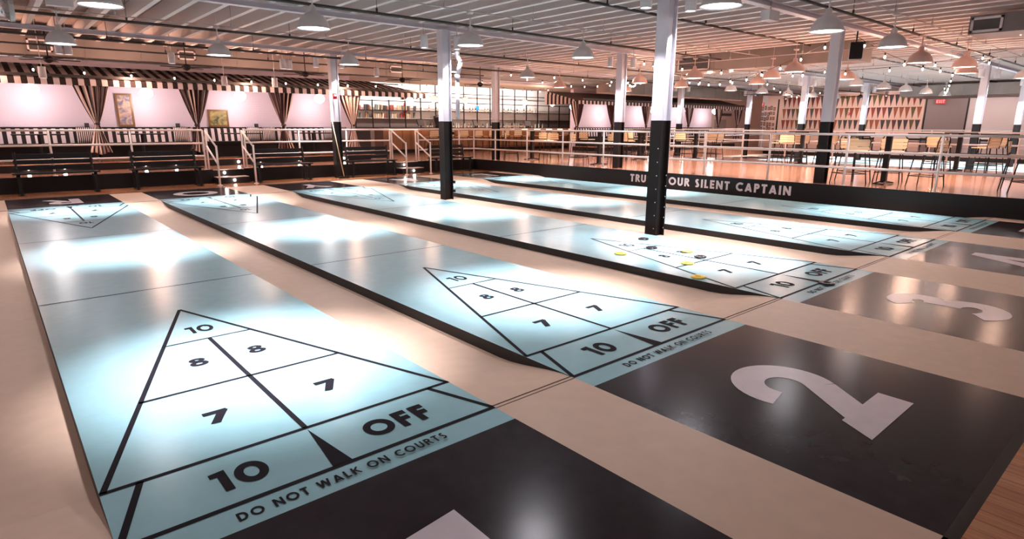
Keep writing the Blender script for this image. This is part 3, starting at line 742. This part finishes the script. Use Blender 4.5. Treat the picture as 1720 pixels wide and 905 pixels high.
# bottles
BM = [mat('bottle_amber', (.25, .08, .02), .15), mat('bottle_green', (.03, .10, .04), .15), mat('bottle_clear', (.55, .55, .52), .1), mat('bottle_dark', (.02, .015, .015), .2)]
protos = []
for k in range(4):
    rr = empty('liquor_bottle')
    b = MB(); b.lathe([(0.001, 0), (.036, 0), (.038, .01), (.038, .17), (.03, .20), (.014, .22), (.013, .28), (.001, .28)], 12); b.build('glass_body', BM[k], rr, True)
    b = MB(); b.lathe([(.015, .265), (.015, .305), (0.001, .305)], 10); b.build('cap', BLK, rr); b = MB(); b.lathe([(.0385, .05), (.0385, .13)], 12); b.build('paper_label', mat('bottle_label', (.8, .7, .6), .6), rr)
    protos.append([rr, False])
rnd = random.Random(5)
kn = ['amber', 'green', 'clear', 'dark']
def place_bottle(k, x, y, z, where, grp):
    p = protos[k]
    if not p[1]: p[1] = True; c = p[0]
    else: c = copy_tree(p[0])
    c.location = (x, y, z); tag(c, kn[k]+' glass liquor bottle standing '+where, 'bottle', kn[k]+' bottles '+where)
x = 17.5
while x < 26.0:
    place_bottle(rnd.randrange(4), x, YS+.25, 2.25, 'on the upper back bar shelf', ''); x += rnd.uniform(.14, .5)
x = 17.6
while x < 26.0:
    place_bottle(rnd.randrange(4), x, YS-.02+rnd.uniform(-.02, .06)-.06, HP+1.03, 'on the back counter below the shelves', ''); x += rnd.uniform(.12, .42)
x = 20.4
for k in range(9): place_bottle(rnd.randrange(4), 20.0+k*.14, YBAR+.45, HP+1.055, 'in a row on the bar top', '')
# books and ornaments left of the shelving
BK = [(.30, .06, .04), (.50, .36, .22), (.06, .05, .05), (.6, .5, .38), (.16, .17, .15), (.42, .24, .12)]
bn = ['red', 'tan', 'black', 'cream', 'grey green', 'orange']
for row, zz in enumerate((1.88, 2.25)):
    x = 12.75
    while x < 17.0:
        k = rnd.randrange(6); wd = rnd.uniform(.03, .09); h = rnd.uniform(.2, .3)
        if (x-12.64) % .92 > .07 and (x+wd-12.64) % .92 > .07:
            b = MB(); b.box(0, wd, 0, .16, 0, h); b.cur = 1; b.box(wd*.12, wd*.88, -.001, .157, h, h+.001)
            o = b.build('book', [mat('book_'+bn[k].replace(' ', '_'), BK[k], .6), mat('book_pages', (.8, .72, .6), .8)], None, False, (x, YS+.1, zz)); o.rotation_euler = (0, rnd.choice((0, 0, .12)), 0)
            wh = 'on the '+('lower', 'upper')[row]+' book shelf beside the last left curtain'
            tag(o, bn[k]+' book standing '+wh, 'book', bn[k]+' books '+wh)
        x += wd+rnd.choice((.03, .05, .25))
r = empty('red_vase', (16.45, YS+.25, 1.88), 0, 'tall red ornament on the shelf left of the white back bar', 'vase')
b = MB(); b.lathe([(0.001, 0), (.09, 0), (.12, .1), (.08, .25), (.13, .42), (.10, .58), (.05, .72), (.001, .74)], 18); b.build('body', mat('vase_red', (.6, .05, .03), .3), r, True)
b = MB(); b.lathe([(.05, .70), (.065, .76), (.05, .77)], 16); b.build('rim', mat('vase_red', (.6, .05, .03), .3), r, True)
def pos_terminal(x, rz, lab):
    r = empty('sales_terminal', (x, YBAR+.3, HP+1.055), rz, lab, 'monitor')
    T = lambda p: (p[0], p[1]*cos(.35)-(p[2]-.1)*-sin(.35), .1+(p[2]-.1)*cos(.35)+p[1]*sin(.35))
    b = MB(); b.box(-.20, .20, -.015, .015, .1, .40, T); b.build('screen_housing', BLK, r)
    b = MB(); b.box(-.18, .18, -.018, -.014, .12, .38, T); b.build('screen', mat('screen_grey', (.25, .24, .27), .15), r)
    b = MB(); b.box(-.1, .1, -.08, .1, 0, .02); b.box(-.03, .03, .02, .06, .02, .2); b.build('stand', BLK, r)
pos_terminal(14.9, .2, 'black tilted screen on the bar, left of the bracketed column'); pos_terminal(21.4, -.3, 'black tilted screen on the bar right of the platform corner column'); pos_terminal(18.0, .4, 'low black screen on the middle of the bar')
r = empty('drink_machine', (18.3, YS-.1, HP+1.03), 0, 'tall dark rounded machine before the pale doorway behind the bar', 'machine')
b = MB(); b.lathe([(0.001, 0), (.2, 0), (.22, .2), (.3, .5), (.32, .62), (.001, .66)], 20); b.build('body', BM[3], r, True); b = MB(); b.box(-.1, .1, -.3, -.18, .05, .2); b.build('tap_block', BLK, r)
r = empty('blue_sign', (20.9, YS-.05, 2.35), 0, 'small plain blue sign hanging before the shelves', 'sign'); b = MB(); b.box(-.1, .1, -.01, .01, 0, .24); b.build('panel', mat('sign_blue', (.02, .25, .6), .4), r)
b = MB(); b.box(-.11, .11, -.012, -.008, .235, .25); b.build('top_edge', COLWHT, r)
for k, (x, nm) in enumerate(((15.8, 'first'), (17.6, 'second'), (19.5, 'third'), (21.4, 'fourth'), (23.4, 'fifth'))):
    globe_lamp(x, 21.6, 2.70, .17, nm+' cream globe pendant from the left over the bar', GLOBEY, 18, .72, (1, .8, .6))

# ================================================================= STOOLS AND TABLES
def stool():
    root = empty('bar_stool')
    b = MB()
    for k in range(5): b.box(-.22, .22, -.19+k*.077, -.125+k*.077, .66, .685)
    b.build('seat', CREAMW, root)
    b = MB()
    for k in range(3): b.box(-.25, .25, .205, .225, .72+k*.075, .785+k*.075)
    b.build('backrest', CREAMW, root)
    b = MB(); b.path([(-.24, .2, .64), (-.25, .235, .90), (-.20, .24, 1.0), (.20, .24, 1.0), (.25, .235, .90), (.24, .2, .64)], .011, 8)
    b.build('back_frame', BLK, root)
    for sx in (-1, 1):
        for sy in (-1, 1):
            b = MB(); b.tube((sx*.19, sy*.18, .66), (sx*.25, sy*.25, 0), .012, 8); b.build('leg', BLK, root)
    b = MB(); b.path([(-.24, -.24, .22), (.24, -.24, .22), (.24, .24, .22), (-.24, .24, .22), (-.24, -.24, .22)], .009, 6); b.build('footrest', BLK, root)
    return root
SP = [stool(), False]
def place_stool(x, y, rz, lab, z=HP, group='cream slatted bar stools'):
    if not SP[1]: SP[1] = True; c = SP[0]
    else: c = copy_tree(SP[0])
    c.location = (x, y, z); c.rotation_euler = (0, 0, rz); tag(c, lab, 'stool', group)
def bar_table(x, y, lab, sq=.62):
    r = empty('bar_table', (x, y, HP), 0, lab, 'table')
    b = MB(); b.box(-sq/2, sq/2, -sq/2, sq/2, 1.02, 1.05); b.build('tabletop', BLK, r)
    b = MB(); b.box(-.05, .05, -.05, .05, .03, 1.02); b.build('pedestal', BLK, r)
    b = MB(); b.path([(-.28, -.1, .02), (-.1, -.05, .05), (.1, -.05, .05), (.28, -.1, .02)], .015); b.path([(-.28, .1, .02), (-.1, .05, .05), (.1, .05, .05), (.28, .1, .02)], .015); b.path([(-.28, -.1, .02), (-.28, .1, .02)], .015); b.path([(.28, -.1, .02), (.28, .1, .02)], .015); b.build('foot', BLK, r)
tabs = [(14.35, 2.2, 'nearest the front column', [(-.45, .55, 2.5), (.55, .1, -1.4), (.05, -.75, 3.0), (.35, .75, -.4)]),
        (20.1, 2.3, 'below the exit sign', [(-.6, .3, 1.4), (.5, .6, -.6), (.5, -.6, -2.2), (-.4, -.65, 2.8)]),
        (19.5, 6.3, 'in front of the pennants', [(-.6, .1, 1.5), (.55, .3, -1.2), (.1, -.7, 3.1), (.0, .75, 0.1)]),
        (14.3, 10.2, 'by the left platform column', [(-.25, .62, .4), (.62, .1, -1.5)]),
        (14.6, 13.6, 'at the platform corner', [(.1, -.75, 3.0), (.65, .2, -1.3), (-.5, .55, .8)]),
        (17.6, 11.2, 'at mid platform', [(-.6, .1, 1.5), (.6, -.1, -1.7), (.1, -.7, 3.2), (.1, .7, .1)]),
        (19.6, 10.2, 'below the cabana columns', [(-.6, .1, 1.5), (.6, -.1, -1.7), (.1, -.7, 3.2)]),
        (18.2, 13.6, 'before the second awning', [(-.6, .1, 1.5), (.6, -.1, -1.7), (.1, -.7, 3.2)]),
        (20.2, 13.0, 'beside the far cabanas', [(-.6, .1, 1.5), (.6, -.1, -1.7), (.1, -.7, 3.2)]),
        (14.75, -0.75, 'at the picture edge', [(-.55, .45, 2.4), (.1, .8, .1)])]
side = ['left', 'right', 'near', 'far']
for x, y, nm, st in tabs:
    bar_table(x, y, 'tall black square bar table '+nm)
    free = ['left', 'right', 'near', 'far']
    for k, (dx, dy, rz) in enumerate(st):
        sc = {'right': .757*dx-.653*dy, 'left': -.757*dx+.653*dy, 'far': .653*dx+.757*dy, 'near': -.653*dx-.757*dy}
        sd = max(free, key=lambda q: sc[q]); free.remove(sd)
        place_stool(x+dx, y+dy, rz, 'cream slatted bar stool on the %s side of the table %s' % (sd, nm))
for k in range(11):
    place_stool(14.9+k*.82, YBAR-.5, pi+.1*sin(k*5), 'cream stool at the bar counter, %s counted from the left' % 'first,second,third,fourth,fifth,sixth,seventh,eighth,ninth,tenth,last'.split(',')[k], group='cream stools along the bar')

# ================================================================= CEILING
ZD = 3.98
b = MB(); b.box(-4, 44, -7, 27, ZD, ZD+.1); struct(b.build('ceiling', DECK))
# joists run away from the camera (along y), resting on the cross beams
jp = empty('ceiling_joist')
b = MB(); b.box(-.006, .006, -6.9, 26.9, 3.64, ZD); b.box(-.085, .006, -6.9, 26.9, 3.622, 3.636); b.box(-.006, .05, -6.9, 26.9, ZD-.012, ZD-.002); b.build('z_section', JOIST, jp)
for yb in (-3.8, -0.2, 5.9, 11.8, 17.6, 23.2):
    b = MB(); b.quad((0.006, yb, 3.65), (0.006, yb+.075, 3.65), (.25, yb+.075, 3.96), (.25, yb, 3.96)); b.quad((0.006, yb, 3.645), (.25, yb, 3.955), (.25, yb+.075, 3.955), (0.006, yb+.075, 3.645)); b.build('bridging_brace', JOIST, jp)
xj = -3.6; first = True
while xj < 43.8:
    c = jp if first else copy_tree(jp); first = False
    c.location = (xj, 0, 0); tag(c, 'thin white steel joist running across the ceiling towards the cabanas', 'joist', 'parallel white ceiling joists'); xj += .51
for y, lab in ((-2.9, 'above the camera end of the courts'), (3.05, 'over the closest column'), (8.95, 'over the bracketed column'), (14.8, 'over the column on the wooden strip'), (20.6, 'in front of the bar shelves')):
    o = empty('ceiling_beam', (20, y, 0), 0, 'long white steel cross beam '+lab, 'beam')
    b = MB(); b.box(-24, 24, -.07, .07, 3.52, 3.532); b.box(-24, 24, -.07, .07, 3.608, 3.62); b.box(-24, 24, -.006, .006, 3.532, 3.608); b.build('wide_flange', BEAM, o)
def pipe(name, pts, r, m, lab, hang=None, cat='pipe'):
    o = empty(name, pts[0], 0, lab, cat); P0 = Vector(pts[0]); b = MB(); b.path([tuple(Vector(p)-P0) for p in pts], r, 8); b.build('run', m, o, True)
    if hang:
        d = Vector(pts[1])-P0; L = d.length; n = int(L/hang)
        for i in range(1, n):
            q = d*(i/n); b = MB(); b.tube((q.x, q.y, q.z), (q.x, q.y, ZD-.05-P0.z), .005, 5); b.tube((q.x, q.y, q.z+r), (q.x, q.y, q.z+r+.06), .018, 6); b.build('hanger', m, o)
for y, z, nm in ((7.65, 3.45, 'left of the bracketed column'), (11.65, 3.45, 'behind the bracketed column'), (2.2, 3.45, 'near the closest column'), (5.1, 3.62, 'high over the court middles'), (14.1, 3.35, 'over the wooden strip'), (-1.4, 3.5, 'over the numbered ends')):
    pipe('sprinkler_pipe', [(-4, y, z), (43, y, z)], .026, PIPEB, 'long dark sprinkler pipe running across the room '+nm, 3.0)
for y, nm in ((1.65, 'over the near triangles'), (6.45, 'over the middle of the courts'), (11.1, 'over the far triangles')):
    pipe('lamp_conduit', [(-2, y, 3.46), (34, y, 3.46)], .010, PIPEG, 'thin grey conduit carrying the pendant lamps '+nm, 2.0, 'conduit')
for x, nm in ((16.0, 'left'), (18.6, 'middle'), (20.8, 'right')):
    pipe('lamp_conduit', [(x, -3, 3.36), (x, 15, 3.36)], .010, PIPEG, 'thin grey conduit over the platform, the %s of three' % nm, 2.0, 'conduit')
for y, z in ((15.6, 3.3),): pipe('sprinkler_pipe', [(-4, y, z), (14, y, z)], .02, PIPEB, 'dark pipe above the striped awning front', 2.5)

def pendant_proto(shade, lens, stem, r=0.24, rod=1.08):
    root = empty('pendant_lamp')
    prof = [(.001, .325), (.030, .32), (.045, .30), (.052, .235), (.085, .215), (.135, .185), (.18, .14), (.212, .08), (.225, .03), (.24, 0), (.234, -.004), (.215, .03), (.20, .08), (.165, .13), (.11, .17), (.05, .195)]
    k = r/.24
    b = MB(); b.lathe([(a*k, z) for a, z in prof], 32); b.build('lamp_shade', shade, root, True)
    b = MB(); b.tube((0, 0, .31), (0, 0, stem), .012, 8); b.tube((0, 0, stem), (0, 0, rod), .004, 6); b.lathe([(0.001, stem+.02), (.06, stem+.02), (.065, stem), (.04, stem-.015), (0.001, stem-.015)], 16); b.build('stem', shade, root, True)
    b = MB(); b.lathe([(0.001, .012), (.218*k, .012)], 32); b.build('diffuser', lens, root)
    return root
pc = ['leftmost court', 'second court', 'third court', 'fourth court', 'fifth court by the black wall']
PP = pendant_proto(SHADE, LENS, .53); used = False
PX = [1.13, 3.71, 6.53, 9.40, 12.08]
def light_at(c, power, col, ang):
    spot('lamp_light', c, (0, 0, -.01), power, col, ang, 1.0, size=.12)
    spot('lamp_spill', c, (0, 0, -.012), power*.065, col, 150, 0.6, size=.18)
for i, x in enumerate(PX):
    for y, nm in ((1.65, 'near end'), (6.45, 'middle'), (11.1, 'far end')):
        c = PP if not used else copy_tree(PP); used = True
        c.location = (x, y, 2.9); tag(c, 'white dome pendant lamp over the %s of the %s' % (nm, pc[i]), 'lamp', 'white pendant lamps over the courts')
for o in [o for o in COL.objects if o.name.startswith('pendant_lamp')]:
    light_at(o, P_COURT, WHITE, 56)
PP2 = pendant_proto(SHADEP, LENSW, .50, .24, 1.18); used = False
rowpts = [(14.3, 1.85), (16.0, 1.5), (17.9, 1.9), (17.9, 4.6), (14.6, 4.5), (16.1, 5.8), (14.6, 7.2), (18.0, 7.2), (17.7, 9.7), (15.1, 9.4), (14.9, 12.6), (18.4, 12.6)]
for k, (x, y) in enumerate(rowpts):
    c = PP2 if not used else copy_tree(PP2); used = True
    c.location = (x, y, 2.80)
    tag(c, 'pinkish dome pendant lamp over the platform, %s from the front' % ('first,second,third,fourth,fifth,sixth,seventh,eighth,ninth,tenth,eleventh,twelfth'.split(',')[[r[0] for r in sorted(enumerate(rowpts), key=lambda q: q[1][1]*2+q[1][0])].index(k)]), 'lamp', 'pinkish pendant lamps over the platform')
    light_at(c, P_FLOOR, (1, .78, .66), 110)
PP3 = pendant_proto(SHADE, LENS, .53); used = False
for i, x in enumerate((22.4, 24.9, 27.2, 29.7, 32.3)):
    for j, y in enumerate((1.6, 6.0, 10.6)):
        c = PP3 if not used else copy_tree(PP3); used = True
        c.location = (x, y, 2.9); tag(c, 'distant white dome lamp over the %s of the %s court beyond the platform' % (('near end', 'middle', 'far end')[j], ('first', 'second', 'third', 'fourth', 'fifth')[i]), 'lamp', 'distant white pendant lamps over the second courts')
        light_at(c, P_COURT*1.3, WHITE, 90)

# can lights and fans over the walkway
for k, (x, y, z) in enumerate(((1.45, 15.1, 3.08), (1.62, 15.1, 3.08), (3.72, 15.1, 3.02), (6.5, 15.1, 3.06), (6.68, 15.1, 3.06), (9.4, 15.1, 3.0), (1.15, 16.1, 2.6), (5.2, 16.1, 2.6), (6.6, 16.1, 2.62))):
    can_light(x, y, z, 'small white cylinder spotlight %s' % ('left of the pair at the far left,right of the pair at the far left,above the landscape picture,left of the pair beside the strip column,right of the pair beside the strip column,above the right end of the left awning,hanging low before the awning at far left,hanging low before the awning right of the landscape picture,hanging low before the awning left of the strip column'.split(',')[k]), 'cylinder spotlights above the walkway', 85, col=(1, .8, .7), ang=110)
def fan(x, y, z, lab, rz=0):
    root = empty('ceiling_fan', (x, y, z), rz, lab, 'fan')
    b = MB(); b.lathe([(.001, .08), (.06, .08), (.10, .04), (.11, 0), (.08, -.05), (.03, -.08), (.001, -.085)], 20); b.build('motor', BLK, root, True)
    b = MB(); b.tube((0, 0, .05), (0, 0, 3.72-z), .014, 8); b.lathe([(.015, 3.66-z), (.06, 3.72-z), (0.001, 3.73-z)], 12); b.build('downrod', BLK, root, True)
    for k in range(5):
        a = k*2*pi/5; b = MB(); T = lambda p: (p[0]*cos(a)-p[1]*sin(a), p[0]*sin(a)+p[1]*cos(a), p[2])
        b.box(.1, .62, -.06, .06, -.008, .004, T); b.build('blade', BLK, root)
for k, (x, y, nm) in enumerate(((1.3, 16.0, 'farthest left'), (4.25, 16.0, 'second from the left'), (7.5, 16.0, 'beside the strip column'), (10.85, 16.0, 'over the right end of the left awning'), (14.15, 16.0, 'left of the platform corner column'),
                    (28.0, 12.4, 'distant, left of the second courts'), (30.2, 11.3, 'distant, near the framed photographs'), (33.5, 9.9, 'distant, in front of the pennants'))):
    fan(x, y, 3.02, 'black ceiling fan on a long rod, '+nm, rz=k*.7)
# ducts
def duct(x0, x1, y0, y1, z0, z1, lab, grilles=(), m=None, axis='x'):
    cx, cy = (x0+x1)/2, (y0+y1)/2
    root = empty('air_duct', (cx, cy, z0), 0, lab, 'duct'); hx, hy, h = (x1-x0)/2, (y1-y0)/2, z1-z0
    b = MB(); b.box(-hx, hx, -hy, hy, 0, h)
    L = x1-x0 if axis == 'x' else y1-y0; n = int(L/1.2)
    for i in range(1, n):
        q = -L/2+L*i/n
        if axis == 'x': b.box(q-.012, q+.012, -hy-.012, hy+.012, -.012, h+.012)
        else: b.box(-hx-.012, hx+.012, q-.012, q+.012, -.012, h+.012)
    b.build('sheet_metal', m or DUCT, root)
    for (a, c, za, zb, face) in grilles:
        g = MB(); fr = MB()
        if face == 'y':
            g.box(a-cx, c-cx, -hy-.02, -hy-.005, za-z0, zb-z0)
            for e in ((a, a+.04, za, zb), (c-.04, c, za, zb), (a, c, za, za+.04), (a, c, zb-.04, zb)): fr.box(e[0]-cx, e[1]-cx, -hy-.035, -hy-.02, e[2]-z0, e[3]-z0)
        else:
            g.box(-hx-.02, -hx-.005, a-cy, c-cy, za-z0, zb-z0)
            for e in ((a, a+.04, za, zb), (c-.04, c, za, zb), (a, c, za, za+.04), (a, c, zb-.04, zb)): fr.box(-hx-.035, -hx-.02, e[0]-cy, e[1]-cy, e[2]-z0, e[3]-z0)
        gg = g.build('grille', GRILLE, root); fr.build('grille_frame', SHADE, gg)
    return root
duct(-4, 13.3, 17.0, 17.7, 3.2, 3.66, 'long galvanised air duct above the left striped awning', [(1.0, 1.5, 3.27, 3.56, 'y'), (4.3, 4.75, 3.3, 3.54, 'y'), (10.95, 11.45, 3.33, 3.55, 'y')])
duct(16.6, 17.5, 3.9, 9.2, 3.16, 3.66, 'large galvanised air duct hanging over the middle of the platform', [(8.0, 9.1, 3.2, 3.62, 'x')], axis='y')
duct(13.8, 14.7, -5, 1.0, 3.2, 3.52, 'short galvanised air duct at the upper right', [(0.5, .97, 3.22, 3.48, 'x')], axis='y')
duct(21.5, 34, 16.0, 16.8, 3.0, 3.5, 'long air duct above the right striped awning')
duct(34.6, 38.6, 2.0, 8.5, 3.0, 3.5, 'wide grey air duct near the right end wall', axis='y')
r = empty('foil_duct', (-0.1, 9.6, 3.25), 0, 'shiny crumpled foil covered duct at the upper left corner', 'duct')
b = MB(); b.tube((-2.5, 0, 0), (0.55, 0, 0), .22, 18); b.build('foil_wrap', FOIL, r, True); b = MB(); b.tube((.52, 0, 0), (.58, 0, 0), .235, 18); b.build('collar', PIPEG, r)
for x, y, lab in ((1.05, 9.6, 'small white box hanging under the beam at upper left'), (10.3, 3.0, 'white box fixture hanging under the pipe at upper right')):
    o = empty('hanging_box', (x, y, 3.3), 0, lab, 'fixture'); b = MB(); b.box(-.17, .17, -.08, .08, 0, .16); b.build('body', SHADE, o); b = MB(); b.tube((0, 0, .16), (0, 0, .4), .01); b.build('hanger_rod', PIPEG, o)
o = empty('loudspeaker', (14.2, 3.05, 2.95), .5, 'black loudspeaker mounted behind the platform front column', 'speaker')
b = MB(); b.box(-.11, .11, -.12, .12, 0, .34); b.build('cabinet', BLK, o); b = MB(); b.box(-.09, .09, -.13, -.12, .02, .32); b.build('front_grille', GRILLE, o)
b = MB(); b.tube((0, 0, .34), (0, 0, .57), .015); b.build('bracket', BLK, o)

# ================================================================= STRING LIGHTS
def strand(a, c, sag, n, lab, z0=3.42, power=P_BULB):
    root = empty('string_light', (a[0], a[1], z0), 0, lab, 'lights'); D = Vector((c[0]-a[0], c[1]-a[1]))
    pt = lambda t: (D.x*t, D.y*t, -sag*4*t*(1-t))
    b = MB(); b.path([pt(i/24) for i in range(25)], .006, 5); b.build('cable', BLK, root)
    for i in range(n):
        p = pt((i+.5)/n)
        b = MB(); b.tube((p[0], p[1], p[2]), (p[0], p[1], p[2]-.06), .016, 8); s = b.build('socket', BLK, root)
        b = MB(); b.lathe([(0.001, -.125), (.015, -.112), (.023, -.095), (.020, -.074), (.012, -.055)], 12, p); b.build('bulb', BULB, root, True)
        if i % 3 == 1: point('bulb_light', root, (p[0], p[1], p[2]-.16), power*3, WARM, .05)
st = [((13.9, 9.0), (19.5, 1.5), .45, 9, 'crossing from the left platform column to the right'), ((13.9, 3.3), (20.8, 12.0), .5, 11, 'crossing from the front platform column'),
      ((14.0, 14.0), (21.0, 6.0), .4, 11, 'in the middle of the platform'), ((13.9, 9.2), (20.9, 14.0), .4, 9, 'towards the right cabanas'), ((14.0, 0.5), (21.0, -1.5), .4, 7, 'at the right edge of the picture'),
      ((13.9, 3.0), (21.0, 2.0), .45, 8, 'starting behind the front platform column'), ((21.3, 3.0), (34, 6.5), .5, 12, 'over the second courts, nearer one'), ((21.3, 9.0), (34, 12.0), .5, 12, 'over the second courts, farther one'),
      ((13.9, 14.4), (21.0, 14.6), .3, 9, 'along the walkway before the bar'), ((15.5, 18.0), (22.0, 20.2), .3, 8, 'in front of the bar')]
for a, c, sg, n, nm in st: strand(a, c, sg, n, 'string of small warm bulbs '+nm)
strand((-1.5, 16.3), (12.5, 16.3), .12, 14, 'black cable string of small bulbs in front of the left awning', z0=2.95, power=20.0)

# ================================================================= FAR WALLS
XE = 43.0
b = MB(); b.box(XE, XE+.2, -7, 27, 0, ZD); struct(b.build('wall_right', GREYW))
b = MB(); b.box(34.3, 40.5, YWALL, YWALL+.2, HP, ZD); struct(b.build('wall_corridor', BEIGEW))
b = MB(); b.box(XE-.03, XE, 9.7, 19.5, HP, 3.7); o = struct(b.build('wall_panel', BEIGEW))
o = b = MB(); b.box(XE-.08, XE-.03, 7.55, 9.6, HP, 3.28); d_ = struct(b.build('door_1', mat('grey_door', (.19, .145, .14), .6)))
b = MB()
for ya, yb in ((7.5, 7.57), (9.58, 9.65)): b.box(XE-.1, XE-.02, ya, yb, HP, 3.3)
b.box(XE-.1, XE-.02, 7.5, 9.65, 3.26, 3.32); b.build('door_frame', BLK, d_)
pcol = [((.22, .045, .035), 'rust red'), ((.11, .085, .035), 'olive'), ((.05, .042, .045), 'charcoal'), ((.27, .085, .04), 'orange'), ((.10, .035, .035), 'maroon'), ((.075, .07, .06), 'grey green')]
rown = ['top', 'middle', 'bottom']
for r_ in range(3):
    for k in range(27):
        y = 9.95+k*.318; z = 3.46-r_*.76; ci = rnd.randrange(6); cc, cn = pcol[ci]
        b = MB(); wd = .13
        b.poly([(-.006, -wd, 0), (-.006, 0, -.68), (-.006, wd, 0)]); b.poly([(.0, wd, 0), (0, 0, -.68), (0, -wd, 0)])
        b.quad((-.006, -wd, 0), (0, -wd, 0), (0, 0, -.68), (-.006, 0, -.68)); b.quad((-.006, wd, 0), (-.006, 0, -.68), (0, 0, -.68), (0, wd, 0)); b.quad((-.006, -wd, 0), (-.006, wd, 0), (0, wd, 0), (0, -wd, 0))
        o = empty('pennant', (XE-.045, y, z), 0, '%s triangular felt pennant in the %s row on the far wall' % (cn, rown[r_]), 'pennant', '%s pennants in the %s row' % (cn, rown[r_]))
        b.build('felt', mat('pennant_'+cn.replace(' ', '_'), cc, .9), o)
        b = MB(); b.box(-.012, 0, -wd-.01, wd+.01, 0, .03); b.build('header_band', mat('pennant_band', (.10, .05, .04), .9), o)
# framed photographs
b = MB(); b.box(XE-.05, XE-.03, 18.62, 18.72, HP, 3.4); struct(b.build('trim_6', BLK))
for k in range(34):
    y = 18.95+(k % 7)*.21+rnd.uniform(-.03, .03); z = 1.35+(k//7)*.36+rnd.uniform(-.05, .05)
    o = empty('photo_frame', (XE-.03, y, z), 0, 'small dark framed photograph in the crowded cluster left of the pennants', 'picture', 'cluster of small framed photographs')
    hh = rnd.uniform(.10, .14); ww = rnd.uniform(.065, .085)
    b = MB(); b.box(-.02, 0, -ww, ww, -hh, hh); b.build('frame', mat('photo_frame', (.09, .03, .025), .5), o)
    b = MB(); b.box(-.023, -.02, -ww*.55, ww*.55, -hh*.6, hh*.6); b.build('photo', mat('photo_print', (.35, .22, .18), .6), o)
def exit_sign(loc, rz, lab):
    o = empty('exit_sign', loc, rz, lab, 'sign')
    b = MB(); b.box(-.24, .24, -.03, .03, -.13, .13); b.build('box', mat('exit_box', (.35, .03, .03), .5, emis=(1, .05, .05), estr=.12), o)
    b = MB(); text(b, 'EXIT', lambda u, v: (u, -.032, -.085+v), .17, .40, t=.2); b.build('letters', mat('exit_red', (1, .05, .05), .5, emis=(1, .05, .05), estr=9), o)
    b = MB(); b.tube((0, 0, .13), (0, 0, .98), .01); b.build('hanger', BLK, o)
for y in (-2.5, 0.8, 4.0, 7.5, 11.0, 14.0, 17.0, 20.0):  # added spotlights, put in to brighten the far end wall
    can_light(XE-2.6, y, 3.3, 'added cylinder spotlight brightening the far wall, %s counted from the right' % {-2.5: 'first', .8: 'second', 4.0: 'third', 7.5: 'fourth', 11.0: 'fifth', 14.0: 'sixth', 17.0: 'seventh', 20.0: 'eighth'}[y], 'added wall washing spotlights at the far end', 10)
    o = [q for q in COL.objects if q.type == 'LIGHT'][-1]; o.data.energy = 330 if y < 5 else (430 if y < 15 else 240); o.rotation_euler = (0, radians(-62), 0); o.data.spot_size = radians(110); o.data.color = (1, .80, .74)
exit_sign((XE-.3, 8.85, 3.0), -pi/2+.1, 'red lit exit sign in front of the grey door')
exit_sign((XE-2, 19.3-.3, 3.0), -pi/2+.3, 'red lit exit sign above the framed photographs')
o = empty('wall_sign', (35.6, YWALL-.02, 2.25), 0, 'dark narrow sign strip on the beige corridor wall', 'sign'); b = MB(); b.box(-.95, .95, -.02, 0, -.08, .08); b.build('board', mat('sign_dark', (.05, .03, .03), .6), o)
b = MB(); b.box(-.95, .95, -.03, -.02, -.085, -.075); b.build('edge', PIPEG, o)
b = MB(); b.box(34.6, 36.0, YWALL-.03, YWALL, HP, 1.95); struct(b.build('door_2', mat('door_beige_grey', (.35, .27, .24), .5)))
o = empty('wall_alarm', (XE-.05, 13.9, 2.35), 0, 'small red alarm box among the pennants', 'alarm'); b = MB(); b.box(-.05, 0, -.06, .06, -.08, .08); b.build('housing', mat('alarm_red', (.6, .03, .03), .4), o); b = MB(); b.box(-.06, -.05, -.03, .03, -.03, .03); b.build('window', COLWHT, o)
